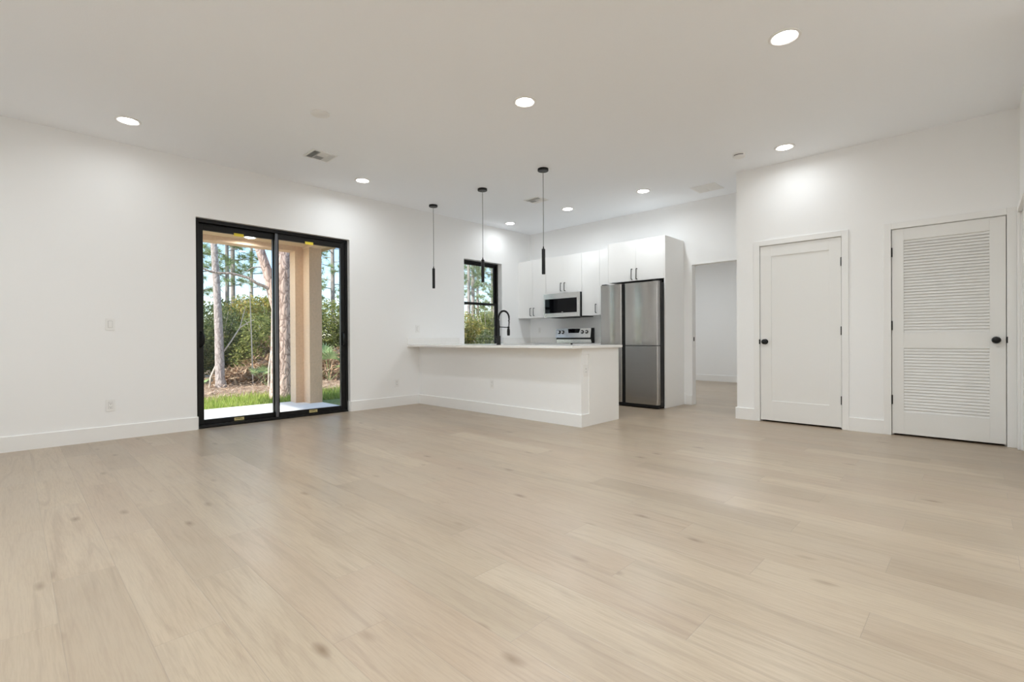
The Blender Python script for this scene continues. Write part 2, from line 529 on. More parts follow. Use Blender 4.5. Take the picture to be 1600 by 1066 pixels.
def casing(name, x0, x1, zt, label):
    mb = MB()
    for a, b_ in ((x0-CW, x0-.001), (x1+.001, x1+CW)):
        mb.box(a, b_, C-CD, C, 0, zt+CW, .003)
    mb.box(x0-.001, x1+.001, C-CD, C, zt+.002, zt+CW, .003)
    struct(mb.build(name, 'trim'), label, 'door casing')
casing('trim_1', D2[0]-.003, D2[1]+.003, D2[2]+.003, 'white flat casing around the single panel door')
casing('trim_2', D3[0]-.003, D3[1]+.003, D3[2]+.003, 'white flat casing around the louvered door')
mb = MB()
mb.box(RX-CD, RX, DR[1]+.002, DR[1]+CW, 0, DR[2]+CW, .003)
mb.box(RX-CD, RX, DR[0]-CW, DR[0]-.002, 0, DR[2]+CW, .003)
mb.box(RX-CD, RX, DR[0]-.002, DR[1]+.002, DR[2]+.004, DR[2]+CW, .003)
struct(mb.build('trim_3', 'trim'), 'white casing at the right edge of the picture', 'door casing')
# jamb stops inside the closet openings (they also close the gaps to daylight)
for nm, dd, lb in (('trim_4', D2, 'thin white stop inside the panel door frame'), ('trim_5', D3, 'thin white stop inside the louvered door frame')):
    mb = MB()
    mb.box(dd[0]-.004, dd[0]+.012, C+.045, C+.075, 0, dd[2]+.004)
    mb.box(dd[1]-.012, dd[1]+.004, C+.045, C+.075, 0, dd[2]+.004)
    mb.box(dd[0]+.012, dd[1]-.012, C+.045, C+.075, dd[2]-.012, dd[2]+.004)
    struct(mb.build(nm, 'trim'), lb, 'door stop')

# ------------------------------------------------------------------ closet doors
def knob(parent, x, y, z, s=-1):
    k = MB().lathe((x, y, z), [(.031, 0), (.031, s*.006), (.029, s*.009), (.012, s*.010), (.011, s*.028), (.020, s*.034),
                               (.0275, s*.042), (.029, s*.050), (.026, s*.058), (.016, s*.063), (.004, s*.0645)], 28, 'y')
    return k.build('knob', 'black', parent, smooth=40)
def hinge(parent, x, y, z):
    b_ = MB()
    b_.box(x-.009, x+.009, y-.004, y, z-.045, z+.045, .001)
    b_.lathe((x, y-.006, z-.046), [(.0055, 0), (.0055, .092)], 10)
    return b_.build('hinge', 'black', parent, smooth=40)

def shaker_leaf(mb, x0, x1, z0, z1, y, p, th=.036, rec=.009):
    px0, px1, pz0, pz1 = p
    mb.box(x0, px0, y, y+th, z0, z1, .0015); mb.box(px1, x1, y, y+th, z0, z1, .0015)
    mb.box(px0, px1, y, y+th, z0, pz0, .0015); mb.box(px0, px1, y, y+th, pz1, z1, .0015)

d2 = thing('door_2', ((D2[0]+D2[1])/2, C, 0), 'white single panel door with black knob on its left, beside the hall corner', 'door', kind='structure')
mb = MB(); yf = C+.001
P2 = (-1.719, -1.154, .245, 1.911)
shaker_leaf(mb, D2[0]+.001, D2[1]-.001, .020, D2[2], yf, P2)
mb.build('door_leaf', 'door', d2)
mb = MB().box(P2[0]-.002, P2[1]+.002, yf+.010, yf+.030, P2[2]-.002, P2[3]+.002)
mb.build('door_panel', 'door', d2)
knob(d2, -1.785, yf, .928)
for z in (1.772, 1.043, .306): hinge(d2, D2[1]+.002, C-CD*.2, z)
MB().box(D2[0]-.010, D2[0]+.001, C-CD-.001, C, .90, .955, .001).build('strike_plate', 'black', d2)

d3 = thing('door_3', ((D3[0]+D3[1])/2, C, 0), 'white louvered door with black knob on its right, at the right end', 'door', kind='structure')
mb = MB()
x0, x1 = D3[0]+.001, D3[1]-.001
lx0, lx1 = -.530, .070
LZ = [(.232, .864), (1.017, 1.922)]
mb.box(x0, lx0, yf, yf+.036, .020, D3[2], .0015); mb.box(lx1, x1, yf, yf+.036, .020, D3[2], .0015)
mb.box(lx0, lx1, yf, yf+.036, .020, LZ[0][0], .0015)
mb.box(lx0, lx1, yf, yf+.036, LZ[0][1], LZ[1][0], .0015)
mb.box(lx0, lx1, yf, yf+.036, LZ[1][1], D3[2], .0015)
mb.build('door_leaf', 'door', d3)
for z0, z1, n, lb in ((*LZ[0], 22, 'lower bank of white louvers'), (*LZ[1], 32, 'upper bank of white louvers')):
    mb = MB(); pt = (z1-z0)/n
    for k in range(n):
        zc = z0+(k+.5)*pt
        # slat leaning back at its top, its lower edge standing out over the slat below
        a = pt*.5
        mb.prism([(yf+.002, zc-a*.80), (yf+.0035, zc-a*.94), (yf+.016, zc-a*.72), (yf+.025, zc+a*1.02), (yf+.0165, zc+a*1.06)], 'x', lx0-.001, lx1+.001)
    o = mb.build('louver_bank', 'door', d3); o['label'] = lb
knob(d3, .112, yf, .941)
for z in (1.813, 1.087, .353): hinge(d3, D3[0]-.002, C-CD*.2, z)
MB().box(D3[1]-.001, D3[1]+.010, C-CD-.001, C, .915, .970, .001).build('strike_plate', 'black', d3)

d4 = thing('door_4', (RX, (DR[0]+DR[1])/2, 0), 'white flat door in the wall at the right edge', 'door', kind='structure')
MB().box(RX+.012, RX+.048, DR[0], DR[1], .012, DR[2], .0015).build('door_leaf', 'door', d4)

# strike on the jamb of the uncased doorway
o = MB().box(OPL-.001, OPL+.003, B+.045, B+.075, .93, .99, .0008).build('strike_plate', 'black')
tag(o, 'small dark strike plate on the jamb of the kitchen doorway', 'strike plate')

# ------------------------------------------------------------------ sliding glass door
XF = -A-.055                           # inner face of the fixed frame
s1 = thing('door_1', (XF, 2.31, 0), 'black framed two panel sliding glass door opening to the patio', 'sliding door', kind='structure')
y0, y1, zt = SL[0]+.004, SL[1]-.004, SL[3]-.002
mb = MB()
mb.box(XF-.13, XF, y0, y0+.034, .0, zt, .002); mb.box(XF-.13, XF, y1-.034, y1, .0, zt, .002)
mb.box(XF-.13, XF, y0+.034, y1-.034, zt-.040, zt, .002)
mb.box(XF-.13, XF, y0+.034, y1-.034, -.02, .030, .002)
mb.box(XF-.004, XF+.020, y0+.001, y1-.001, .0, .018, .002)
mb.build('frame', 'frame', s1)
def sash(ya, yb, xs, st, meet):
    """one glazed panel whose inner face lies at xs"""
    f = MB(); w = .058; z0_, z1_ = .030, zt-.040
    wl = .045 if meet == 'L' else w; wr = .045 if meet == 'R' else w
    f.box(xs-.045, xs, ya, ya+wl, z0_, z1_, .003); f.box(xs-.045, xs, yb-wr, yb, z0_, z1_, .003)
    f.box(xs-.044, xs-.001, ya+wl, yb-wr, z1_-.072, z1_, .003); f.box(xs-.044, xs-.001, ya+wl, yb-wr, z0_, z0_+.050, .003)
    so = f.build('sash', 'frame', s1)
    MB().box(xs-.026, xs-.020, ya+wl-.004, yb-wr+.004, z0_+.045, z1_-.067).build('pane', 'glass', so)
    return so
mid = 2.292
sA = sash(y0+.034, mid+.012, XF-.062, 0, 'R')     # left panel, outer track
sB = sash(mid-.024, y1-.034, XF-.012, 0, 'L')     # right panel, inner track
sA['label'] = 'left glazed panel'; sB['label'] = 'right glazed panel'
MB().box(XF-.013, XF-.0105, mid-.024, mid+.006, .03, zt-.042).build('interlock_strip', 'alu', sB)
def pull(y, xs, parent, sgn):
    b_ = MB()
    b_.box(xs, xs+.010, y-.015, y+.015, .89, 1.09, .003)
    pts = [(xs+.005, y, .91), (xs+.040, y+sgn*.008, .915), (xs+.062, y+sgn*.016, .95), (xs+.066, y+sgn*.018, .99),
           (xs+.062, y+sgn*.016, 1.03), (xs+.040, y+sgn*.008, 1.065), (xs+.005, y, 1.07)]
    b_.tube(pts, .0105, 10)
    return b_.build('handle', 'black', parent, smooth=50)
pull(y0+.034+.026, XF-.062, sA, 1)
pull(y1-.034-.026, XF-.012, sB, -1)
def stick(y, z, xs, mat, parent, lines):
    w, h_ = .105, .034
    s_ = MB().box(xs, xs+.0012, y-w/2, y+w/2, z-h_/2, z+h_/2).build('warning_sticker', mat, parent)
    if lines:
        b_ = MB()
        for (a, c, d) in ((-.04, .010, .004), (-.012, .020, .007), (.020, .034, -.001)):
            b_.box(xs+.0012, xs+.0016, y+a, y+max(a+.008, c), z+d-.004, z+d+.003)
        b_.build('print', 'ink', s_)
stick(1.878, 2.220, XF-.0615, 'yellow', sA, False)
stick(2.690, 2.228, XF-.0115, 'yellow', sB, False)
stick(1.868, .052, XF-.0615, 'yellow_dull', sA, True)
stick(2.730, .052, XF-.0115, 'yellow_dull', sB, True)

# ------------------------------------------------------------------ kitchen window
XW = -A-.10
w1 = thing('window_1', (XW, 5.69, WI[2]), 'black framed single hung kitchen window above the worktop', 'window', kind='structure')
wy0, wy1, wz0, wz1 = WI[0]+.002, WI[1]-.002, WI[2]+.0, WI[3]-.002
mb = MB()
mb.box(XW-.07, XW, wy0, wy0+.034, wz0, wz1, .002); mb.box(XW-.07, XW, wy1-.034, wy1, wz0, wz1, .002)
mb.box(XW-.07, XW, wy0+.034, wy1-.034, wz1-.034, wz1, .002); mb.box(XW-.07, XW, wy0+.034, wy1-.034, wz0, wz0+.03, .002)
mb.build('window_frame', 'frame', w1)
zm = 1.594
def wsash(z0_, z1_, xs):
    f = MB(); a, b_ = wy0+.034, wy1-.034
    f.box(xs-.03, xs, a, a+.030, z0_, z1_, .002); f.box(xs-.03, xs, b_-.030, b_, z0_, z1_, .002)
    f.box(xs-.029, xs-.001, a+.030, b_-.030, z0_, z0_+.036, .002); f.box(xs-.029, xs-.001, a+.030, b_-.030, z1_-.030, z1_, .002)
    so = f.build('sash', 'frame', w1)
    MB().box(xs-.018, xs-.013, a+.026, b_-.026, z0_+.032, z1_-.026).build('pane', 'glass', so)
struct(MB().box(-A-.098, -A+.0, WI[0]+.001, WI[1]-.001, WI[2]-.001, WI[2]+.004, .001).build('trim_6', 'quartz'), 'white sill in the kitchen window reveal', 'window sill')
wsash(zm-.02, wz1-.034, XW-.036)
wsash(wz0+.03, zm+.022, XW-.004)

# ================================================================== KITCHEN
# -------- peninsula: plastered knee wall in front, cabinets behind
KW = PN+.135
SK = (-5.02, -4.24, 4.66, 5.02)        # sink cut-out
p = thing('kitchen_peninsula', ((-A+EX)/2, PN, 0), 'white peninsula base with a baseboard, under the long worktop', 'kitchen peninsula')
mb = MB(); mb.box(-A+.001, EX-.010, PN, KW, 0, CB-.0005)
mb.build('knee_wall', 'wall', p)
mb = MB()
mb.box(-5.53, SK[0]-.03, KW+.0005, PB, 0.0, CB-.0005, .001); mb.box(SK[1]+.03, EX, KW+.0005, PB, 0.0, CB-.0005, .001)
mb.box(SK[0]-.03, SK[1]+.03, KW+.0005, PB, 0, .62); mb.box(SK[0]-.03, SK[1]+.03, PB-.018, PB, .62, CB-.0005); mb.box(SK[0]-.03, SK[1]+.03, KW+.0005, KW+.018, .62, CB-.0005)
mb.box(EX-.012, EX, PN+.002, KW, .800, CB-.0005, .001)
mb.build('cabinet_body', 'cab', p)
mb = MB()
prp = [(PN, 0), (PN-BT, 0), (PN-BT, BH-.004), (PN-BT*.7, BH), (PN, BH)]
mb.prism(prp, 'x', -A+BT, EX-.010+BT)
mb.box(EX-.010, EX-.010+BT, PN-.001, KW-.0005, 0, BH-.002)
mb.build('baseboard', 'trim', p)
for k in range(4):
    xa = -5.50+k*.59
    d_ = MB().box(xa+.003, xa+.587, PB, PB+.019, .11, CB-.006, .002).build('door', 'cab', p)

# -------- worktop: peninsula, along the window wall, along the back wall to the range
wt = thing('countertop', (-4.6, 4.6, CB), 'white quartz worktop wrapping from the peninsula to the back wall', 'countertop')
CF, CE = 4.126, -3.090
mb = MB()
mb.box(-A+.001, SK[0], CF, PB+.025, CB, CT, .003); mb.box(SK[1], CE, CF, PB+.025, CB, CT, .003)
mb.box(SK[0], SK[1], CF, SK[2], CB, CT); mb.box(SK[0], SK[1], SK[3], PB+.025, CB, CT)
mb.box(-A+.001, -5.53, PB+.025, B-.001, CB, CT, .002)
mb.box(-5.53, -5.470, B-.645, B-.001, CB, CT, .002)
mb.build('slab', 'quartz', wt)
for (bx_, lb) in (((-A+.001, -A+.021, CF, WI[0]-.12), 'low white backsplash left of the kitchen window'),
                  ((-A+.001, -A+.021, WI[1]+.01, B-.001), 'low white backsplash right of the kitchen window'),
                  ((-A+.0215, -5.470, B-.021, B-.001), 'low white backsplash on the back wall left of the range'),
                  ((-4.688, -4.09, B-.021, B-.001), 'low white backsplash on the back wall beside the refrigerator')):
    tag(MB().box(*bx_, CT+.0005, 1.002, .002).build('backsplash', 'quartz'), lb, 'backsplash', 'low white backsplashes')
wt2 = thing('countertop', (-4.38, 6.58, CB), 'short white quartz worktop between the range and the refrigerator', 'countertop')
MB().box(-4.688, -4.09, B-.645, B-.001, CB, CT, .002).build('slab', 'quartz', wt2)
sk = thing('sink', ((SK[0]+SK[1])/2, 4.84, .66), 'steel undermount sink sunk in the peninsula worktop', 'sink')
mb = MB(); t_ = .002
mb.box(SK[0], SK[1], SK[2], SK[3], .66, .662)
for a in ((SK[0]-t_, SK[0], SK[2], SK[3]), (SK[1], SK[1]+t_, SK[2], SK[3]), (SK[0], SK[1], SK[2]-t_, SK[2]), (SK[0], SK[1], SK[3], SK[3]+t_)):
    mb.box(*a, .66, CB)
mb.build('basin', 'steel_lt', sk)
MB().lathe(((SK[0]+SK[1])/2, 4.84, .662), [(.045, 0), (.045, .003), (.03, .004)], 20).build('drain', 'chrome', sk, smooth=40)

def base_cab(name, x0, x1, y0_, y1_, face, label, n):
    t = thing(name, ((x0+x1)/2, (y0_+y1_)/2, 0), label, 'base cabinet')
    if face == 'x':
        mb = MB().box(x0, x1-.02, y0_, y1_, .10, CB).box(x0, x1-.07, y0_, y1_, 0, .10)
        mb.build('body', 'carcass', t)
        w = (y1_-y0_)/n
        for k in range(n):
            d_ = MB().box(x1-.019, x1, y0_+k*w+.002, y0_+(k+1)*w-.002, .11, CB-.006, .002).build('door', 'cab', t)
            bar(d_, (x1, y0_+(k+1)*w-.05, .78), 'x', .13)
    else:
        mb = MB().box(x0, x1, y0_+.02, y1_, .10, CB).box(x0, x1, y0_+.07, y1_, 0, .10)
        mb.build('body', 'carcass', t)
        w = (x1-x0)/n
        for k in range(n):
            d_ = MB().box(x0+k*w+.002, x0+(k+1)*w-.002, y0_, y0_+.019, .11, CB-.006, .002).build('door', 'cab', t)
            bar(d_, (x0+k*w+.05, y0_, .78), 'y', .13)
def bar(parent, c, axis, ln):
    """vertical black bar pull; c = centre on the door face, axis = outward direction (x:+x, y:-y)"""
    x, y, z = c; b_ = MB(); g = .030
    pts = [(0, -ln/2), (g*.85, -ln/2), (g, -ln/2+.004), (g, ln/2-.004), (g*.85, ln/2), (0, ln/2)]
    P = [((x+a, y, z+b) if axis == 'x' else (x, y-a, z+b)) for a, b in pts]
    b_.tube(P, .0058, 8)
    return b_.build('handle', 'black', parent, smooth=50)
base_cab('base_cabinet', -A+.002, -5.53, PB+.03, B-.66, 'x', 'white base cabinets under the kitchen window', 2)
base_cab('base_cabinet', -4.686, -4.11, B-.62, B-.002, 'y', 'white base cabinet between the range and the refrigerator', 1)

# -------- faucet
FX, FY = -4.640, 4.55
fc = thing('kitchen_faucet', (FX, FY, CT), 'matte black spring neck faucet on the peninsula worktop', 'faucet')
MB().lathe((FX, FY, CT), [(.030, 0), (.030, .006), (.0265, .010), (.0265, .118), (.024, .122)], 24).build('base', 'black', fc, smooth=40)
MB().lathe((FX, FY, CT+.120), [(.0165, 0), (.0165, .205), (.013, .21)], 18).build('post', 'black', fc, smooth=40)
arc = [(FX, FY, CT+.33)]
for k in range(0, 25):
    a = PI-PI*k/24
    arc.append((FX+.005, FY+.098+.098*math.cos(a), 1.262+.094*math.sin(a)))
arc += [(FX+.005, FY+.196, 1.20), (FX+.003, FY+.194, 1.15), (FX, FY+.190, 1.12)]
MB().tube(arc, .0075, 10).build('hose', 'black', fc, smooth=60)
spring = MB(); hel = []
L = arc[:27]
for i in range(len(L)-1):
    a, b_ = Vector(L[i]), Vector(L[i+1]); d_ = (b_-a)
    if d_.length < 1e-5: continue
    dn = d_.normalized(); n1 = dn.cross(Vector((1, 0, 0))).normalized(); n2 = dn.cross(n1)
    for q in range(12):
        th = 2*PI*((i*12+q)/9.0)
        hel.append(a+d_*(q/12)+(n1*math.cos(th)+n2*math.sin(th))*.0112)
spring.tube(hel, .0026, 5).build('spring', 'black', fc, smooth=60)
MB().lathe((FX, FY+.190, 1.022), [(.012, 0), (.0195, .004), (.021, .06), (.017, .095), (.011, .10), (.011, .125)], 20).build('spray_head', 'black', fc, smooth=40)
MB().tube([(FX, FY, 1.140), (FX, FY+.19, 1.134)], .006, 8).lathe((FX, FY+.19, 1.124), [(.0165, 0), (.0165, .02)], 16).lathe((FX, FY, 1.126), [(.0195, 0), (.0195, .028)], 16).build('holder_arm', 'black', fc, smooth=50)
hd = MB()
hd.tube([(FX-.02, FY, CT+.068), (FX-.062, FY-.004, CT+.068)], [.016, .016], 14)
hd.tube([(FX-.052, FY-.004, CT+.078), (FX-.066, FY-.012, CT+.112), (FX-.078, FY-.018, CT+.126)], [.006, .005, .004], 8)
hd.build('lever_handle', 'black', fc, smooth=50)

# -------- upper cabinets
UY, UZ0, UZ1 = B-.34, 1.357, 2.392
def upper(x0, x1, z0, z1, y, label, doors, handles, group=None, depth=None):
    t = thing('wall_cabinet', ((x0+x1)/2, (y+B)/2, z0), label, 'kitchen cabinet')
    MB().box(x0, x1, y+.021, B-.001, z0, z1, .001).build('body', 'carcass', t)
    w = (x1-x0)/doors
    for k in range(doors):
        d_ = MB().box(x0+k*w+.0015, x0+(k+1)*w-.0015, y, y+.020, z0-.002, z1, .0015).build('door', 'cab', t)
        if handles[k] is not None:
            bar(d_, (handles[k], y, z0+.105), 'y', .135)
    return t
uc1 = upper(-6.120, -5.492, UZ0, UZ1, UY, 'white two door wall cabinet in the corner left of the microwave', 2, [-5.846, -5.766])
upper(-5.490, -4.722, 1.757, UZ1, UY, 'white two door wall cabinet directly above the microwave', 2, [-5.146, -5.066])
uc3 = upper(-4.720, -4.371, UZ0, UZ1, UY, 'narrow white one door wall cabinet right of the microwave', 1, [-4.437])
MB().box(-4.369, -4.080, UY, UY+.020, UZ0, UZ1, .001).build('filler_panel', 'cab', uc3)
MB().box(-A+.001, -6.122, UY+.008, UY+.026, UZ0, UZ1).build('filler_strip', 'cab', uc1)
# cabinet over the refrigerator with its full height side panel
TY, TZ0, TZ1 = 6.305, 1.812, 2.405
tc_ = thing('refrigerator_cabinet', (-3.58, 6.6, 0), 'white two door cabinet above the refrigerator with a tall side panel', 'kitchen cabinet')
MB().box(-4.043, -3.146, TY+.021, B-.001, TZ0+.004, TZ1, .001).build('body', 'carcass', tc_)
MB().box(-3.145, -3.1265, TY, B-.001, 0, TZ1, .001).build('side_panel', 'cab', tc_)
MB().box(-4.062, -4.0435, TY, B-.001, TZ0+.004, TZ1, .001).build('end_panel', 'cab', tc_)
for x0, x1, hx in ((-4.042, -3.5845, -3.640), (-3.5815, -3.1465, -3.560)):
    d_ = MB().box(x0, x1, TY, TY+.020, TZ0, TZ1-.001, .0015).build('door', 'cab', tc_)
    bar(d_, (hx, TY, TZ0+.098), 'y', .150)

# -------- refrigerator
FYR = 6.130
fr = thing('refrigerator', (-3.605, 6.5, 0), 'stainless four door refrigerator with black gaps, under the white cabinet', 'refrigerator')
fx0, fx1 = -4.073, -3.148
MB().box(fx0+.005, fx1-.001, FYR+.07, B-.02, .02, 1.752, .004).build('body', 'appl_black', fr)
mb = MB()
mb.box(fx0+.01, fx1-.004, FYR+.012, FYR+.069, .012, .052, .004)
mb.build('base_grille', 'appl_black', fr)
for x in (fx0+.05, fx1-.05):
    for y in (FYR+.09, B-.1): MB().lathe((x, y, 0), [(.018, 0), (.018, .02)], 14).build('foot', 'appl_black', fr, smooth=40)
def fdoor(x0, x1, z0, z1, lb):
    """slab with a soft front edge, black flanks"""
    q = MB()
    r_ = .020
    prof = [(x0, FYR+.062), (x0, FYR+.012), (x0+.004, FYR+.004), (x0+.012, FYR), (x1-r_, FYR), (x1-.008, FYR+.004), (x1-.002, FYR+.012), (x1, FYR+.024), (x1, FYR+.062)]
    q.prism(prof, 'z', z0, z1)
    o = q.build('door', 'steel', fr, smooth=50); o['label'] = lb
    MB().box(x0+.004, x1-.002, FYR+.0625, FYR+.0695, z0+.004, z1-.004).build('gasket', 'appl_black', o)
    return o
xm0, xm1 = -3.712, -3.662
zs = .866
du = fdoor(fx0, xm0, zs+.012, 1.762, 'upper left stainless door')
dv = fdoor(xm1, fx1, zs+.012, 1.762, 'upper right stainless door')
fdoor(fx0, xm0, .056, zs, 'lower left stainless door')
fdoor(xm1, fx1, .056, zs, 'lower right stainless door')
MB().box(xm0+.001, xm1-.001, FYR+.018, FYR+.062, .056, 1.758, .002).build('center_strip', 'appl_black', fr)
MB().box(fx0+.01, fx1-.006, FYR+.030, FYR+.062, zs+.0005, zs+.0115).build('grip_recess', 'slotg', fr)
for xa, xb in ((fx1-.09, fx1-.012), (fx0+.012, fx0+.09)): MB().box(xa, xb, FYR+.015, FYR+.15, 1.7625, 1.778, .004).build('hinge_cover', 'appl_black', fr)

# -------- microwave
MY = 6.490
mw = thing('microwave', (-5.1, 6.7, 1.343), 'stainless over the range microwave with black glass window', 'microwave')
mx0, mx1, mz0, mz1 = -5.488, -4.724, 1.345, 1.752
MB().box(mx0, mx1, MY+.026, B-.002, mz0, mz1, .002).build('body', 'appl_black', mw)
md = MB()
wx0, wx1, wz0_, wz1_ = mx0+.030, mx1-.050, 1.418, 1.660
md.box(mx0, wx0, MY, MY+.025, mz0, mz1, .003); md.box(wx1, mx1, MY, MY+.025, mz0, mz1, .003)
md.box(wx0, wx1, MY, MY+.025, mz0, wz0_, .003); md.box(wx0, wx1, MY, MY+.025, wz1_, mz1, .003)
dd_ = md.build('door', 'steel_lt', mw)
MB().box(wx0-.002, wx1+.002, MY+.002, MY+.02, wz0_-.002, wz1_+.002, .002).build('window', 'black_glass', dd_)
MB().box(-5.095, -5.060, MY-.0005, MY+.004, 1.427, 1.434).build('badge', 'steel_lt', dd_)
MB().box(mx0+.14, mx1-.20, MY+.05, B-.1, mz0-.010, mz0-.0005, .003).build('vent_grille', 'appl_black', mw)

# -------- range
rg = thing('range', (-5.08, 6.55, 0), 'stainless electric range with knobs on its raised back panel', 'range')
rx0, rx1 = -5.462, -4.696
MB().box(rx0, rx1, B-.66, B-.012, .0, .892, .003).build('body', 'appl_black', rg)
MB().box(rx0-.003, rx1+.003, B-.675, B-.09, .8925, .903, .003).build('cooktop', 'black_glass', rg)
MB().box(rx0-.003, rx1+.003, B-.692, B-.676, .868, .904, .006).build('front_lip', 'steel_lt', rg)
bk = MB()
yb_ = B-.090
bk.prism([(yb_-.028, .995), (yb_-.002, 1.155), (B-.020, 1.155), (B-.020, .905), (yb_+.010, .905), (yb_+.010, .985)], 'x', rx0, rx1-.012)
bk.build('back_panel', 'steel_lt', rg)
MB().prism([(yb_-.030, .993), (yb_-.004, 1.158), (B-.018, 1.158), (B-.018, .9035), (yb_+.008, .9035)], 'x', rx1-.0115, rx1).build('end_cap', 'appl_black', rg)
MB().box(rx0+.004, rx1-.016, yb_-.012, yb_+.0095, .966, .984, .002).build('trim_strip', 'appl_black', rg)
def tilt(x, z):     # point on the sloping control face
    f_ = (z-.995)/.16
    return Vector((x, yb_-.028+.026*f_, z))
nv = Vector((0, -.16, .026)).normalized()
def face_plate(xa, xb, xc, xd, za, zb, off, th):
    vs = []
    for (x, z) in ((xa, za), (xb, za), (xd, zb), (xc, zb)):
        vs.append(tilt(x, z)+nv*off)
    vs2 = [v+nv*th for v in vs]
    return [tuple(v) for v in vs+vs2], [(0, 1, 2, 3), (7, 6, 5, 4), (0, 4, 5, 1), (1, 5, 6, 2), (2, 6, 7, 3), (3, 7, 4, 0)]
v_, f_ = face_plate(-5.175, -4.955, -5.20, -4.93, 1.075, 1.148, .0003, .002)
disp = raw('display', v_, f_, 'black_glass', rg)
for x in (-5.385, -5.305, -4.885, -4.795):
    c_ = tilt(x, 1.092)
    b_ = MB()
    b_.tube([c_, c_+nv*.006], [.031, .031], 20)
    kb = b_.build('knob', 'appl_black', rg, smooth=40)
    b_ = MB(); b_.tube([c_+nv*.006, c_+nv*.012, c_+nv*.026, c_+nv*.030], [.024, .023, .020, .014], 20)
    b_.build('knob_cap', 'chrome', kb, smooth=40)
MB().box(rx0+.003, rx1-.003, B-.70, B-.661, .20, .86, .004).build('oven_door', 'steel', rg)
MB().tube([(rx0+.06, B-.70, .80), (rx0+.06, B-.75, .80)], .008).tube([(rx1-.06, B-.70, .80), (rx1-.06, B-.75, .80)], .008).tube([(rx0+.03, B-.75, .80), (rx1-.03, B-.75, .80)], .011).build('oven_handle', 'chrome', rg, smooth=50)
MB().box(rx0+.003, rx1-.003, B-.695, B-.661, .03, .19, .004).build('drawer', 'steel', rg)

# ================================================================== LAMPS AND CEILING FITTINGS
def recessed(x, y, z=H, label='', W=None, group='round recessed ceiling lights'):
    t = thing('recessed_light', (x, y, z), label, 'ceiling light', group)
    r = .097
    MB().lathe((x, y, z), [(r, 0), (r, -.004), (r-.005, -.008), (r-.014, -.0085), (.0705, -.003), (.069, .0)], 40, cap=False).build('trim_ring', 'plate', t, smooth=40)
    MB().lathe((x, y, z-.0012), [(.0675, 0), (.066, -.005), (.056, -.0085), (.030, -.011), (.004, -.0118)], 36).build('diffuser', 'lens', t, smooth=40)
    ld = bpy.data.lights.new('lamp', 'AREA'); ld.shape = 'DISK'; ld.size = .13
    ld.energy = LAMP_W if W is None else W
    ld.color = (.88, .95, 1.0)
    ld.spread = R(170)
    lo = bpy.data.objects.new('lamp', ld); col.objects.link(lo); lo.parent = t; lo.location = (0, 0, -.016)
    return t
for x, y, w, lb in (
    (-5.507, .746, .8, 'recessed light near the left edge, above the wall switch'),
    (-2.731, 3.000, 5.2, 'recessed light in the middle of the ceiling, before the pendants'),
    (-.920, 3.561, 4, 'largest recessed light, at the upper right nearest the camera'),
    (-1.454, 5.615, 1, 'recessed light in front of the single panel door'),
    (-5.515, 3.053, 1.9, 'recessed light just right of the square ceiling register by the glass door'),
    (-3.249, 5.926, 2.9, 'recessed light above the refrigerator, rightmost of the kitchen row'),
    (-4.516, 5.921, 2.8, 'recessed light above the range, middle of the kitchen row'),
    (-5.775, 5.953, .8, 'recessed light in the kitchen corner by the window wall')):
    recessed(x, y, label=lb, W=LAMP_W*w)
for x, y, w, lb in (  # unseen lamps added to fill the room with light
    (-2.73, .40, 3.0, 'added fill light above the left of the camera, out of view'),
    (-.92, .60, 6, 'added fill light right above the camera, out of view'),
    (1.0, 3.0, 5, 'added fill light over the entry, out of view'),
    (1.0, .60, 6, 'added fill light right of the camera, out of view'),
    (-4.6, -.55, 2.2, 'added fill light by the front wall at the far left, out of view'),
    (-2.7, -.7, 4.5, 'added fill light by the front wall, out of view'),
    (-.6, -.7, 6, 'added fill light by the front wall behind the camera, out of view'),
    (-3.3, 8.9, 5, 'added fill light in the room past the doorway, out of view'),  # this and the next lamp are added to brighten the room beyond
    (-5.0, 8.9, 6, 'added fill light deep in the room past the doorway, out of view')):
    recessed(x, y, label=lb, W=LAMP_W*w)

def pendant(x, y, label):
    t = thing('pendant_light', (x, y, H), label, 'pendant light', 'slim black pendants over the peninsula')
    MB().lathe((x, y, H), [(.062, 0), (.063, -.004), (.063, -.024), (.060, -.027), (.012, -.0275)], 32).build('canopy', 'black', t, smooth=40)
    MB().tube([(x, y, H-.0275), (x+.002, y, H-.3), (x, y+.002, H-.6), (x, y, 2.052)], .0034, 8).build('cord', 'cord', t, smooth=60)
    MB().lathe((x, y, 1.731), [(.0195, .004), (.0205, 0), (.0205, .290), (.0195, .293), (.0085, .294), (.006, .322)], 24).build('lamp_tube', 'black', t, smooth=40)
    MB().lathe((x, y, 1.7355), [(.018, 0), (.018, .0008)], 20).build('lens', 'plate', t)
    return t
pendant(-5.795, 4.346, 'slim black pendant nearest the window wall, shortest looking of three')
pendant(-4.712, 4.336, 'slim black pendant hanging in front of the kitchen window')
pendant(-3.658, 4.328, 'slim black pendant in front of the wall cabinets, nearest the camera')

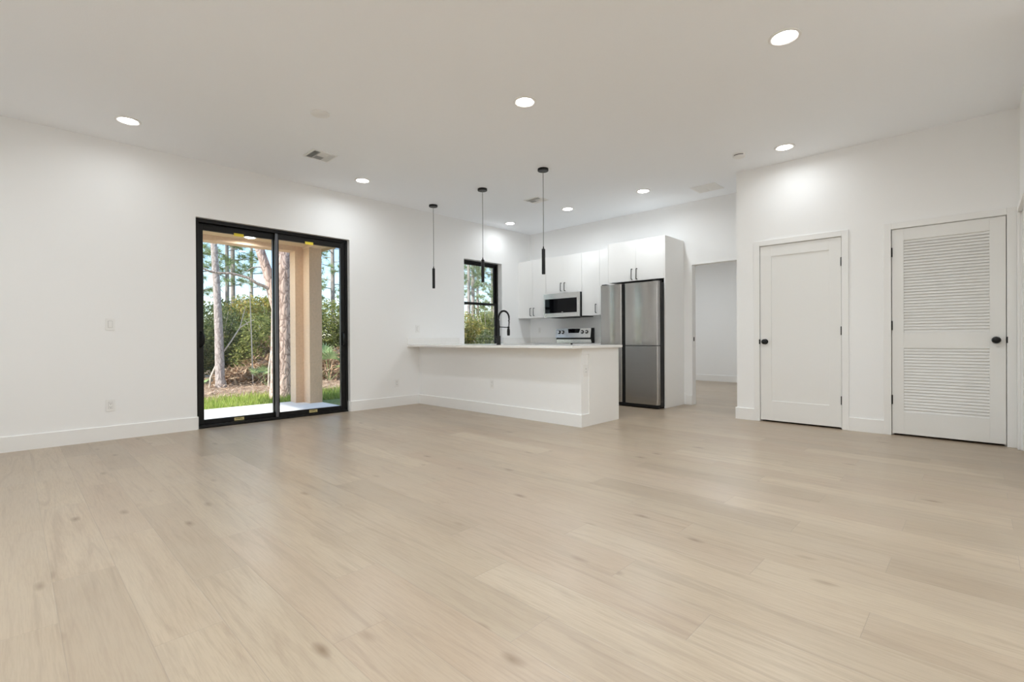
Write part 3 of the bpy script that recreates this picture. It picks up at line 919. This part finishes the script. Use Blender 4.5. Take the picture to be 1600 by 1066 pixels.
def register(x0, x1, y0, y1, label, turn=False):
    t = thing('air_register', ((x0+x1)/2, (y0+y1)/2, H), label, 'air vent')
    z = H; f = .022
    mb = MB()
    mb.box(x0, x1, y0, y0+f, z-.008, z, .002); mb.box(x0, x1, y1-f, y1, z-.008, z, .002)
    mb.box(x0, x0+f, y0+f, y1-f, z-.008, z, .002); mb.box(x1-f, x1, y0+f, y1-f, z-.008, z, .002)
    mb.build('frame', 'plate', t)
    MB().box(x0+f, x1-f, y0+f, y1-f, z-.0012, z-.0002).build('duct_shade_plate', 'slot', t)  # dark sheet below the uncut ceiling, coloured as the shade inside a duct
    ix0, ix1, iy0, iy1 = x0+f, x1-f, y0+f, y1-f
    mb = MB(); W_ = (iy1-iy0); a = iy0+W_*.30; b_ = iy0+W_*.70
    def slat(p, q, axis, s):
        # thin blade leaning s
        if axis == 'x': mb.prism([(q-.001, z-.0015), (q+.001, z-.0015), (q+.001+s, z-.013), (q-.001+s, z-.013)], 'x', p[0], p[1])
        else: mb.prism([(q-.001, z-.0015), (q+.001, z-.0015), (q+.001+s, z-.013), (q-.001+s, z-.013)], 'y', p[0], p[1])
    for k in range(5): slat((ix0, ix1), iy0+(k+.3)*(a-iy0)/5, 'x', -.008)
    for k in range(5): slat((ix0, ix1), b_+(k+.6)*(iy1-b_)/5, 'x', .008)
    n = 10
    for k in range(n): slat((a, b_), ix0+(k+.5)*(ix1-ix0)/n, 'y', .008 if k < n/2 else -.008)
    mb.box(ix0, ix1, a-.001, a+.001, z-.012, z-.0015); mb.box(ix0, ix1, b_-.001, b_+.001, z-.012, z-.0015)
    mb.build('louver_blades', 'plate', t)
register(-5.222, -4.960, 2.190, 2.462, 'square white ceiling register near the sliding door')
register(-4.680, -4.410, 5.100, 5.340, 'square white ceiling register over the kitchen, behind the nearest pendant')
g = thing('return_grille', (-2.58, 6.4, H), 'white double return air grille on the ceiling above the doorway', 'air vent')
x0, x1, y0, y1, z = -2.745, -2.420, 6.245, 6.560, H
mb = MB(); f = .024
mb.box(x0, x1, y0, y0+f, z-.007, z, .002); mb.box(x0, x1, y1-f, y1, z-.007, z, .002)
mb.box(x0, x0+f, y0+f, y1-f, z-.007, z, .002); mb.box(x1-f, x1, y0+f, y1-f, z-.007, z, .002)
mb.box((x0+x1)/2-.008, (x0+x1)/2+.008, y0+f, y1-f, z-.007, z, .001)
mb.build('frame', 'plate', g)
MB().box(x0+f, x1-f, y0+f, y1-f, z-.0012, z-.0002).build('duct_shade_plate', 'slotl', g)  # no hole here: a grey sheet carries the return duct's shade
mb = MB(); n = 18
for k in range(n):
    q = y0+f+(k+.5)*(y1-y0-2*f)/n
    mb.prism([(q-.0045, z-.0015), (q-.0035, z-.0015), (q+.006, z-.006), (q+.005, z-.006)], 'x', x0+f, x1-f)
mb.build('louver_blades', 'plate', g)

o = MB().lathe((-4.151, 1.895, H), [(.079, 0), (.079, -.006), (.072, -.010), (.01, -.0115)], 36).build('ceiling_cover_plate', 'plate', smooth=40)
tag(o, 'blank round white cover plate on the ceiling near the sliding door', 'cover plate')
sd = thing('smoke_detector', (-1.862, 5.485, H), 'small round white smoke detector with a dark slot', 'smoke detector')
MB().lathe((-1.862, 5.485, H), [(.064, 0), (.064, -.012), (.060, -.030), (.050, -.036), (.01, -.038)], 32).build('body', 'plate', sd, smooth=40)
mb = MB()
for k in range(9):
    a0 = R(-125+k*10); a1 = R(-115+k*10)
    for (r1, r2) in ((.0635, .0655),):
        c0 = (-1.862+r2*math.cos(a0), 5.485+r2*math.sin(a0)); c1 = (-1.862+r2*math.cos(a1), 5.485+r2*math.sin(a1))
        d0 = (-1.862+.058*math.cos(a0), 5.485+.058*math.sin(a0)); d1 = (-1.862+.058*math.cos(a1), 5.485+.058*math.sin(a1))
        mb.prism([c0, c1, d1, d0], 'z', H-.021, H-.015)
mb.build('vent_slot', 'slot', sd)

# ------------------------------------------------------------------ wall plates
def plate(kind, c, axis, label, name):
    """axis: outward normal '+x' or '-y'"""
    x, y, z = c
    t = thing(name, c, label, 'light switch' if kind == 'switch' else 'power outlet')
    w, h_ = .037, .058
    def bx(u0, u1, z0, z1, d0, d1, bev=0.0):
        b_ = MB()
        if axis == '+x': b_.box(x+d0, x+d1, y+u0, y+u1, z+z0, z+z1, bev)
        else: b_.box(x+u0, x+u1, y-d1, y-d0, z+z0, z+z1, bev)
        return b_
    bx(-w, w, -h_, h_, 0, .006, .002).build('cover_plate', 'plate', t)
    if kind == 'switch':
        bx(-.0165, .0165, -.033, .033, .0055, .0065).build('rocker_gap', 'slotg', t)
        bx(-.0152, .0152, -.0315, .0315, .006, .0095, .0015).build('rocker', 'plate', t)
    else:
        bx(-.0168, .0168, -.034, .034, .0055, .0065).build('socket_gap', 'slotg', t)
        f_ = bx(-.0160, .0160, -.033, .033, .006, .0085, .0012).build('socket_face', 'plate', t)
        for zz in (-.018, .018):
            b_ = MB()
            for uu in (-.006, .006):
                q = bx(uu-.0012, uu+.0012, zz-.002, zz+.006, .0085, .0088)
                me = bpy.data.meshes.new('t'); q.b.to_mesh(me); b_.b.from_mesh(me); bpy.data.meshes.remove(me)
            q = bx(-.0022, .0022, zz-.010, zz-.0055, .0085, .0088)
            me = bpy.data.meshes.new('t'); q.b.to_mesh(me); b_.b.from_mesh(me); bpy.data.meshes.remove(me)
            b_.build('socket_slot', 'slot', f_)
plate('switch', (-A, .682, 1.141), '+x', 'white rocker switch on the wall left of the sliding door', 'light_switch')
plate('outlet', (-A, .680, .342), '+x', 'white outlet low on the wall left of the sliding door', 'power_outlet')
plate('outlet', (-A, 3.944, .338), '+x', 'white outlet low on the wall between sliding door and peninsula', 'power_outlet')
plate('switch', (-A, 4.317, 1.139), '+x', 'white switch above the backsplash left of the kitchen window', 'light_switch')
plate('outlet', (-4.553, PN, .393), '-y', 'white outlet on the front face of the peninsula', 'power_outlet')
plate('outlet', (-5.93, B, 1.14), '-y', 'white outlet on the kitchen back wall under the corner wall cabinet', 'power_outlet')
t = thing('power_outlet', (EX-.010, 4.43, .62), 'white outlet on the end of the peninsula, near its corner', 'power_outlet'.replace('_', ' '))
MB().box(EX-.010, EX-.004, 4.385, 4.457, .555, .685, .002).build('cover_plate', 'plate', t)
f_ = MB().box(EX-.0045, EX-.0015, 4.405, 4.437, .585, .655, .001).build('socket_face', 'plate', t)
MB().box(EX-.0016, EX-.0012, 4.413, 4.416, .60, .61).box(EX-.0016, EX-.0012, 4.425, 4.428, .60, .61).build('socket_slot', 'slot', f_)
MB().box(EX-.0016, EX-.0012, 4.413, 4.416, .635, .645).box(EX-.0016, EX-.0012, 4.425, 4.428, .635, .645).build('socket_slot', 'slot', f_)
# ================================================================== OUTSIDE
GZ = -.16
rnd = random.Random(11)
def ground_mat():
    t = NT('yard_ground')
    geo = t.n('ShaderNodeNewGeometry')
    n1 = t.n('ShaderNodeTexNoise'); n1.inputs['Scale'].default_value = 1.6; n1.inputs['Detail'].default_value = 6
    n2 = t.n('ShaderNodeTexNoise'); n2.inputs['Scale'].default_value = 26; n2.inputs['Detail'].default_value = 4
    t.l(geo.outputs['Position'], n1.inputs['Vector']); t.l(geo.outputs['Position'], n2.inputs['Vector'])
    sp = t.n('ShaderNodeSeparateXYZ'); t.l(geo.outputs['Position'], sp.inputs[0])
    straw = t.ramp(n2.outputs[0], [(.3, (.24, .14, .08)), (.5, (.46, .31, .20)), (.7, (.62, .47, .33))])
    lawn = t.ramp(n2.outputs[0], [(.3, (.10, .16, .03)), (.7, (.30, .36, .10))])
    e = t.math('ADD', t.math('MULTIPLY', t.math('SUBTRACT', n1.outputs[0], .5), 1.6), t.math('ADD', sp.outputs[0], 10.5))
    f = t.ramp(e, [(.0, (0, 0, 0)), (.5, (1, 1, 1))])
    b = t.n('ShaderNodeBsdfPrincipled'); b.inputs['Roughness'].default_value = .85
    t.l(t.mix(f, straw, lawn), b.inputs['Base Color'])
    t.l(b.outputs[0], t.out.inputs[0])
    return t.m
M['ground'] = ground_mat()
M['grass'] = leafy('lawn_grass', [(.20, .30, .04), (.36, .46, .08), (.50, .56, .14), (.46, .46, .16)], .6, .4)
M['straw'] = leafy('pine_straw_litter', [(.34, .20, .12), (.55, .38, .25), (.66, .52, .38), (.40, .24, .15)], .8, .1)
M['leaf_mid'] = leafy('mid_green_leaves', [(.07, .095, .022), (.18, .215, .05), (.30, .325, .09), (.46, .44, .14), (.13, .165, .04)], .55, .45)
M['leaf_dark'] = leafy('dark_green_leaves', [(.045, .07, .02), (.10, .14, .04), (.19, .22, .07), (.29, .29, .11)], .55, .45)
M['leaf_yel'] = leafy('yellow_green_leaves', [(.18, .205, .04), (.38, .385, .09), (.56, .50, .15), (.66, .47, .14), (.24, .265, .06)], .55, .45)
M['leaf_brown'] = leafy('dry_brown_fronds', [(.34, .20, .11), (.52, .34, .21), (.66, .50, .34), (.24, .15, .09)], .8, .2)
M['needle'] = leafy('pine_needles', [(.15, .22, .08), (.29, .37, .16), (.44, .50, .26)], .6, .45)
M['palm'] = leafy('palmetto_fronds', [(.24, .37, .13), (.38, .51, .21), (.52, .59, .29)], .45, .35)
M['bark_grey'] = bark_mat('grey_pine_bark', (.15, .115, .10), (.42, .35, .315), 17)
M['bark_pink'] = bark_mat('plated_pine_bark', (.13, .07, .052), (.55, .41, .35), 13)
M['twig'] = pbr('bare_twig', (.60, .50, .40), .9, noise=(12, .2))
M['bark_far'] = pbr('far_pine_bark', (.33, .28, .25), .9, noise=(5, .25))

struct(MB().box(-80, -A-.2, -60, 70, GZ-.3, GZ).build('ground', 'ground'), 'yard ground going from lawn to pine straw under the trees', 'ground')
struct(MB().box(-8.87, -A-.2, -2.2, 3.83, GZ-.1, -.12, .01).build('patio_slab', 'concrete'), 'pale concrete patio slab outside the sliding door', 'patio')
struct(MB().box(-9.15, -A-.2, 0.0, 4.05, 2.62, 2.86).build('patio_ceiling', 'soffit'), 'tan ceiling of the covered patio', 'patio ceiling')
mb = MB(); mb.box(-8.83, -8.60, 0.0, 3.82, 2.535, 2.62); mb.box(-8.60, -A-.2, 3.585, 3.82, 2.585, 2.62)
struct(mb.build('patio_beam', 'stucco'), 'tan stuccoed beam along the patio edge', 'beam')
o = MB().prism([(-8.83, 3.46), (-8.60, 3.46), (-8.60, 3.60), (-8.35, 3.60), (-8.35, 3.82), (-8.83, 3.82)], 'z', -.12, 2.535).prism([(-8.595, 3.60), (-8.35, 3.60), (-8.35, 3.82), (-8.595, 3.82)], 'z', 2.535, 2.585).build('patio_column', 'stucco')
tag(o, 'tan stuccoed corner column of the patio behind the right glass panel', 'column')
recessed(-8.36, 2.66, 2.62, label='recessed light in the patio ceiling, showing at the top of the left glass panel', W=8, group='patio ceiling lights')

def leaf_cloud(name, blobs, size, mat, parent, stretch=1.6, shell=.45):
    """blobs: (cx,cy,cz,rx,ry,rz,n); every leaf is a small folded lozenge turned its own way"""
    vs, fs = [], []
    for (cx, cy, cz, rx, ry, rz, n) in blobs:
        for _ in range(n):
            while True:
                d = Vector((rnd.gauss(0, 1), rnd.gauss(0, 1), rnd.gauss(0, 1)))
                if d.length > .01: break
            d.normalize()
            r = shell+(1-shell)*rnd.random()**.5
            wob = 1+.22*math.sin(5*d.x+cx*3)*math.cos(4*d.z+cy*2)
            p = Vector((cx+d.x*rx*r*wob, cy+d.y*ry*r*wob, cz+d.z*rz*r*wob))
            if p.z < GZ+.02: p.z = GZ+.02+rnd.random()*.2
            u = Vector((rnd.gauss(0, 1), rnd.gauss(0, 1), rnd.gauss(0, .7))).normalized()
            w = u.orthogonal().normalized()
            w.rotate(Matrix.Rotation(rnd.random()*6.28, 3, u))
            s = size*(.6+.8*rnd.random())
            k = u.cross(w)*s*.12
            i = len(vs)
            vs += [tuple(p-u*s*stretch*.5), tuple(p+w*s*.32+k), tuple(p+u*s*stretch*.5), tuple(p-w*s*.32+k)]
            fs.append((i, i+1, i+2, i+3))
    return raw(name, vs, fs, mat, parent)

def blobs_for(cx, cy, h, w, n, k=7):
    out = []
    for _ in range(k):
        a = rnd.random()*6.28; q = rnd.random()**.6*w*.55
        z = GZ+h*(.18+.62*rnd.random())
        rr = w*(.30+.22*rnd.random())
        zz = min(rr*1.1, GZ+h-z+.12)
        out.append((cx+q*math.cos(a), cy+q*math.sin(a), z, rr, rr, max(.25, zz), n//k))
    return out

def shrub(cx, cy, h, w, n, mat, label, size=.10, group='shrubs along the edge of the woods'):
    t = thing('shrub', (cx, cy, GZ), label, 'shrub', group)
    leaf_cloud('foliage', blobs_for(cx, cy, h, w, n), size, mat, t)
    for k in range(4):
        a = rnd.random()*6.28; q = w*.4
        MB().tube([(cx+.05*math.cos(a), cy+.05*math.sin(a), GZ), (cx+.3*q*math.cos(a), cy+.3*q*math.sin(a), GZ+h*.4), (cx+q*math.cos(a), cy+q*math.sin(a), GZ+h*.78)], [.022, .016, .006], 6).build('stem', 'twig', t)

SH = [  # x, y, height, width, leaves, material, label
 (-15.2, 2.6, 2.1, 1.3, 3200, 'leaf_mid', 'leafy green shrub at the left edge of the left glass panel'),
 (-15.4, 4.1, 2.5, 1.3, 4200, 'leaf_dark', 'dark green shrub right behind the near pine trunk'),
 (-14.6, 4.9, 2.2, 1.1, 3600, 'leaf_mid', 'mid green shrub in the middle of the left glass panel'),
 (-16.4, 4.7, 3.1, 1.3, 4200, 'leaf_yel', 'tall yellow green shrub topping the left glass panel'),
 (-15.9, 5.7, 2.9, 1.3, 4000, 'leaf_yel', 'tall yellow green shrub left of the big leaning pine'),
 (-14.2, 5.6, 1.5, .9, 2600, 'leaf_dark', 'low dark shrub by the meeting stiles of the glass door'),
 (-15.6, 6.9, 2.6, 1.2, 3600, 'leaf_mid', 'green shrub hidden in part by the patio column'),
 (-15.0, 7.7, 2.5, 1.1, 3600, 'leaf_mid', 'leafy green shrub seen right of the patio column'),
 (-16.0, 8.9, 3.0, 1.4, 3200, 'leaf_yel', 'yellow green shrub at the right edge of the glass door'),
 (-16.5, 10.6, 2.4, 1.3, 2600, 'leaf_dark', 'dark shrub between the views of door and window'),
 (-15.5, 12.3, 2.2, 1.2, 3600, 'leaf_dark', 'dark green shrub at the lower left of the kitchen window'),
 (-15.0, 13.3, 2.3, 1.2, 3800, 'leaf_yel', 'yellow green shrub in the middle of the kitchen window'),
 (-15.6, 14.6, 3.2, 1.4, 3800, 'leaf_mid', 'tall green shrub at the right of the kitchen window'),
 (-13.2, 12.2, 1.4, 1.0, 2600, 'leaf_dark', 'low dark shrub along the bottom of the kitchen window'),
 (-17.2, 16.4, 3.0, 1.5, 2600, 'leaf_mid', 'green shrub past the right edge of the kitchen window'),
 (-16.2, 1.0, 2.6, 1.5, 2600, 'leaf_mid', 'green shrub beyond the left edge of the glass door'),
 (-18.2, 5.4, 2.7, 1.8, 3000, 'leaf_dark', 'dark shrub in the second row behind the yellow green ones'),
 (-18.5, 8.0, 2.7, 1.8, 2600, 'leaf_dark', 'dark shrub in the second row behind the patio column'),
 (-18.0, 3.2, 2.2, 1.6, 2600, 'leaf_mid', 'green shrub in the second row behind the left edge'),
 (-18.6, 13.6, 2.6, 1.9, 3000, 'leaf_mid', 'green shrub in the second row behind the kitchen window'),
]
for (x, y, h_, w_, n_, mt, lb) in SH:
    shrub(x, y, h_, w_, int(n_*(3.2 if mt == 'leaf_yel' else 2.2)), mt, lb, .060)

t = thing('brush_pile', (-13.9, 4.95, GZ), 'brown heap of dead fronds at the foot of the shrubs', 'brush pile')
leaf_cloud('dead_fronds', [(-13.9, 4.8, .15, .5, .6, .45, 900), (-14.2, 5.1, .5, .45, .45, .6, 800), (-13.7, 4.2, .0, .5, .7, .25, 800)], .075, 'leaf_brown', t, 5)
t = thing('brush_pile', (-13.6, 6.6, GZ), 'brown heap of dead fronds right of the patio column', 'brush pile')
leaf_cloud('dead_fronds', [(-13.6, 6.5, .10, .5, .6, .40, 900), (-13.8, 6.9, .35, .4, .4, .4, 600)], .075, 'leaf_brown', t, 5)

def palmetto(x, y, s, label, up_=.0):
    t = thing('palmetto', (x, y, GZ), label, 'palmetto', 'palmettos under the trees')
    for k in range(9):
        a = k*6.28/9+rnd.random()*.4; e = .35+.75*rnd.random()
        d = Vector((math.cos(a)*math.cos(e), math.sin(a)*math.cos(e), math.sin(e)))
        L = s*(.55+.3*rnd.random())
        st0 = Vector((x, y, GZ)); hub = st0+d*L+Vector((0, 0, up_))
        side = d.cross(Vector((0, 0, 1))).normalized(); nrm = side.cross(d)
        vs, fs = [], []
        # stalk
        for q, p in enumerate((st0, hub)):
            vs += [tuple(p+side*.006*s), tuple(p-side*.006*s)]
        fs.append((0, 1, 3, 2))
        for j in range(17):
            b_ = R(-105+j*210/16)
            dirv = (d*math.cos(b_)+side*math.sin(b_)).normalized()
            ln = s*.42*(1-.25*abs(math.sin(b_))); tip = hub+dirv*ln-Vector((0, 0, .10*s*rnd.random()))+nrm*.03
            pw = dirv.cross(nrm).normalized()*.018*s
            mid_ = hub+dirv*ln*.45+nrm*.03*s
            i = len(vs)
            vs += [tuple(hub), tuple(mid_+pw), tuple(tip), tuple(mid_-pw)]
            fs.append((i, i+1, i+2, i+3))
        raw('frond', vs, fs, 'palm', t)
palmetto(-12.9, 4.45, .62, 'light green palmetto at the foot of the shrubs, left of the middle stiles')
palmetto(-13.0, 6.15, 1.15, 'bigger green palmetto seen right of the patio column', .12)
palmetto(-13.2, 3.0, .35, 'small palmetto by the foot of the near pine trunk')

def pine(base, path, rads, mat, label, name='pine_tree', tufts=None, group=None):
    t = thing(name, base, label, 'tree', group)
    MB().tube(path, rads, 14 if rads[0] > .08 else 8).build('trunk', mat, t, smooth=60)
    if tufts:
        z0, z1, spread, n, per = tufts
        vs, fs = [], []
        br = []
        for k in range(n):
            z = z0+(z1-z0)*(k+.5)/n
            f = 0
            for q in range(len(path)-1):
                if path[q][2] <= z <= path[q+1][2]:
                    f = (z-path[q][2])/(path[q+1][2]-path[q][2]); c0 = Vector(path[q]).lerp(Vector(path[q+1]), f); break
            else: c0 = Vector(path[-1])
            a = k*2.4+rnd.random(); ln = spread*(.5+.6*rnd.random())*(1-.5*(z-z0)/(z1-z0+.01))
            tip = c0+Vector((math.cos(a)*ln, math.sin(a)*ln, .25*ln))
            br.append((c0, tip))
            for j in range(5):
                c = c0.lerp(tip, .45+.55*j/4)+Vector((rnd.gauss(0, .10), rnd.gauss(0, .10), rnd.gauss(0, .08)))
                for _ in range(per):
                    d = Vector((rnd.gauss(0, 1), rnd.gauss(0, 1), rnd.gauss(.3, .8))).normalized()
                    w = d.orthogonal().normalized()*.007
                    L_ = .16+.14*rnd.random()
                    i = len(vs)
                    vs += [tuple(c-w), tuple(c+w), tuple(c+d*L_)]
                    fs.append((i, i+1, i+2))
        raw('needles', vs, fs, 'needle', t)
        for (a_, b_) in br:
            MB().tube([a_, a_.lerp(b_, .5)+Vector((0, 0, -.05)), b_], [.022, .014, .006], 5).build('branch', mat, t)
    return t

# the slim pine in the left glass panel
X = -13.179
pine((X, 3.517, GZ), [(X, 3.53, GZ-.05), (X, 3.50, .1), (X, 3.485, 1.17), (X, 3.44, 2.40), (X, 3.385, 3.43), (X, 3.25, 6.5), (X, 3.1, 11)],
     [.135, .105, .092, .080, .068, .055, .03], 'bark_grey', 'slim grey pine trunk rising through the left glass panel', tufts=(6.5, 11, 1.6, 16, 60))
# the big forked pine close to the patio column
X = -9.881
bp_ = pine((X, 3.715, GZ), [(X, 3.715, GZ-.1), (X, 3.715, .2), (X, 3.715, 1.13), (X, 3.72, 1.95), (X+.02, 3.76, 2.8), (X, 3.9, 6)], [.26, .215, .20, .185, .165, .13], 'bark_pink',
           'big pink barked pine with a leaning fork, between patio column and door stiles')
MB().tube([(X, 3.66, 1.50), (X, 3.53, 1.95), (X, 3.45, 2.30), (X, 3.32, 2.70), (X, 3.20, 3.05), (X, 2.6, 4.8)], [.115, .100, .090, .080, .075, .06], 12).build('fork', 'bark_pink', bp_, smooth=60)
MB().tube([(X, 3.62, 1.86), (X+.03, 3.48, 1.965), (X+.03, 3.36, 2.02), (X+.03, 3.243, 2.06), (X+.02, 3.17, 2.115), (X, 3.098, 2.157), (X, 2.935, 2.19), (X, 2.807, 2.213), (X, 2.651, 2.199), (X, 2.498, 2.207), (X, 2.399, 2.243), (X, 2.2, 2.33)],
          [.05, .040, .034, .030, .028, .026, .023, .021, .019, .018, .016, .008], 8).build('branch', 'bark_grey', bp_, smooth=60)
MB().tube([(X, 3.46, 2.32), (X, 3.37, 2.372), (X, 3.302, 2.378), (X, 3.189, 2.360), (X, 3.077, 2.275)], [.018, .015, .013, .010, .005], 7).build('branch', 'bark_grey', bp_, smooth=60)

o = MB().tube([(-13.2, 3.28, GZ+.0), (-13.2, 3.307, .10), (-13.2, 3.5, .582), (-13.2, 3.738, .936), (-13.2, 3.955, 1.30), (-13.2, 4.116, 1.414), (-13.2, 4.281, 1.498)], [.022, .021, .019, .016, .013, .009, .005], 7).tube([(-13.2, 3.955, 1.30), (-13.2, 4.03, 1.62), (-13.2, 4.1, 1.85)], [.012, .009, .004], 6).build('bare_sapling', 'twig', smooth=60)
tag(o, 'bare leaning sapling in front of the dark shrubs', 'sapling')
o = MB().tube([(-13.25, 4.26, GZ+.0), (-13.25, 4.24, .8), (-13.25, 4.221, 1.545), (-13.25, 4.209, 1.98), (-13.25, 4.19, 2.4)], [.018, .015, .013, .010, .005], 7).build('bare_sapling', 'twig', smooth=60)
tag(o, 'thin upright bare sapling in the middle of the left glass panel', 'sapling')
o = MB().tube([(-12.5, 4.37, GZ+.0), (-12.5, 4.38, .305), (-12.5, 4.442, .773), (-12.5, 4.535, 1.167), (-12.5, 4.70, 1.5)], [.020, .018, .015, .012, .005], 7).build('bare_sapling', 'twig', smooth=60)
tag(o, 'thin curved bare sapling beside the middle door stiles', 'sapling')

def straight(x, y, r, h, lb, tf, lean=.0):
    pine((x, y, GZ), [(x, y, GZ-.1), (x, y+lean*.25, h*.25), (x, y+lean*.5, h*.5), (x, y+lean, h)], [r*.80, r*.66, r*.55, r*.25], 'bark_far', lb, tufts=tf, group='pines standing in the woods')
straight(-20, 5.57, .10, 13, 'thin far pine just right of the slim grey trunk', (2.9, 6.5, 1.0, 22, 42))
straight(-21, 6.05, .12, 13, 'second thin far pine right of the slim grey trunk', (3.4, 7, 1.0, 18, 42))
straight(-22, 7.05, .09, 12, 'far pine behind the middle of the left glass panel', (3.1, 7, 1.1, 20, 42))
straight(-17.0, 4.00, .13, 14, 'pine trunk near the left edge of the glass door', (2.4, 7, .9, 24, 42))
straight(-19.5, 4.2, .08, 10, 'thin pine behind the left edge of the glass door', (2.0, 6, 1.0, 24, 42))
straight(-23, 9.1, .11, 12, 'far pine behind the big forked pine', (2.6, 7, 1.0, 20, 42))
straight(-19.0, 9.15, .12, 13, 'pine at the far right of the right glass panel', (2.6, 7, 1.2, 24, 42))
straight(-21.5, 9.3, .10, 13, 'thin pine seen over the shrubs right of the column', (2.2, 6, 1.0, 24, 42))
straight(-17.0, 14.75, .11, 13, 'leftmost pine trunk in the kitchen window', (3.2, 7, .9, 20, 42))
straight(-17.5, 15.45, .13, 14, 'second pine trunk in the kitchen window', (3.4, 7, .9, 18, 42))
straight(-20.0, 18.0, .10, 12, 'thin pine in the middle of the kitchen window', (2.6, 7, 1.1, 22, 42))
straight(-16.5, 15.9, .09, 12, 'pine trunk at the right of the kitchen window', (2.6, 7, 1.0, 22, 42))
straight(-22.0, 21.0, .11, 12, 'far pine at the right of the kitchen window', (2.4, 7, 1.2, 22, 42))
straight(-23.0, 19.5, .10, 12, 'far pine behind the kitchen window', (2.4, 7, 1.2, 22, 42))

# lawn and litter
vs, fs = [], []
for _ in range(15000):
    x = -8.9-1.9*rnd.random()**1.15; y = 1.2+6.8*rnd.random()
    if x < -10.2 and rnd.random() < .5: continue
    h_ = .05+.09*rnd.random(); a = rnd.random()*3.14; w = .007
    dx, dy = math.cos(a)*w, math.sin(a)*w; lx, ly = rnd.gauss(0, .035), rnd.gauss(0, .035)
    i = len(vs)
    vs += [(x-dx, y-dy, GZ), (x+dx, y+dy, GZ), (x+lx, y+ly, GZ+h_)]
    fs.append((i, i+1, i+2))
tag(raw('lawn_grass', vs, fs, 'grass'), 'bright green strip of lawn beyond the patio slab', 'grass', kind='stuff')
vs, fs = [], []
for _ in range(9000):
    x = -10.3-4.6*rnd.random(); y = 1.0+8*rnd.random()
    a = rnd.random()*6.28; L_ = .08+.14*rnd.random(); w = .009
    z = GZ+.005+.10*rnd.random()**2.5; dz = rnd.gauss(0, .02)
    d = (math.cos(a)*L_, math.sin(a)*L_); n_ = (-math.sin(a)*w, math.cos(a)*w)
    i = len(vs)
    vs += [(x-n_[0], y-n_[1], z), (x+n_[0], y+n_[1], z), (x+d[0]+n_[0], y+d[1]+n_[1], max(GZ+.004, z+dz)), (x+d[0]-n_[0], y+d[1]-n_[1], max(GZ+.004, z+dz))]
    fs.append((i, i+1, i+2, i+3))
tag(raw('pine_straw', vs, fs, 'straw'), 'brown pine straw scattered between lawn and shrubs', 'pine straw', kind='stuff')
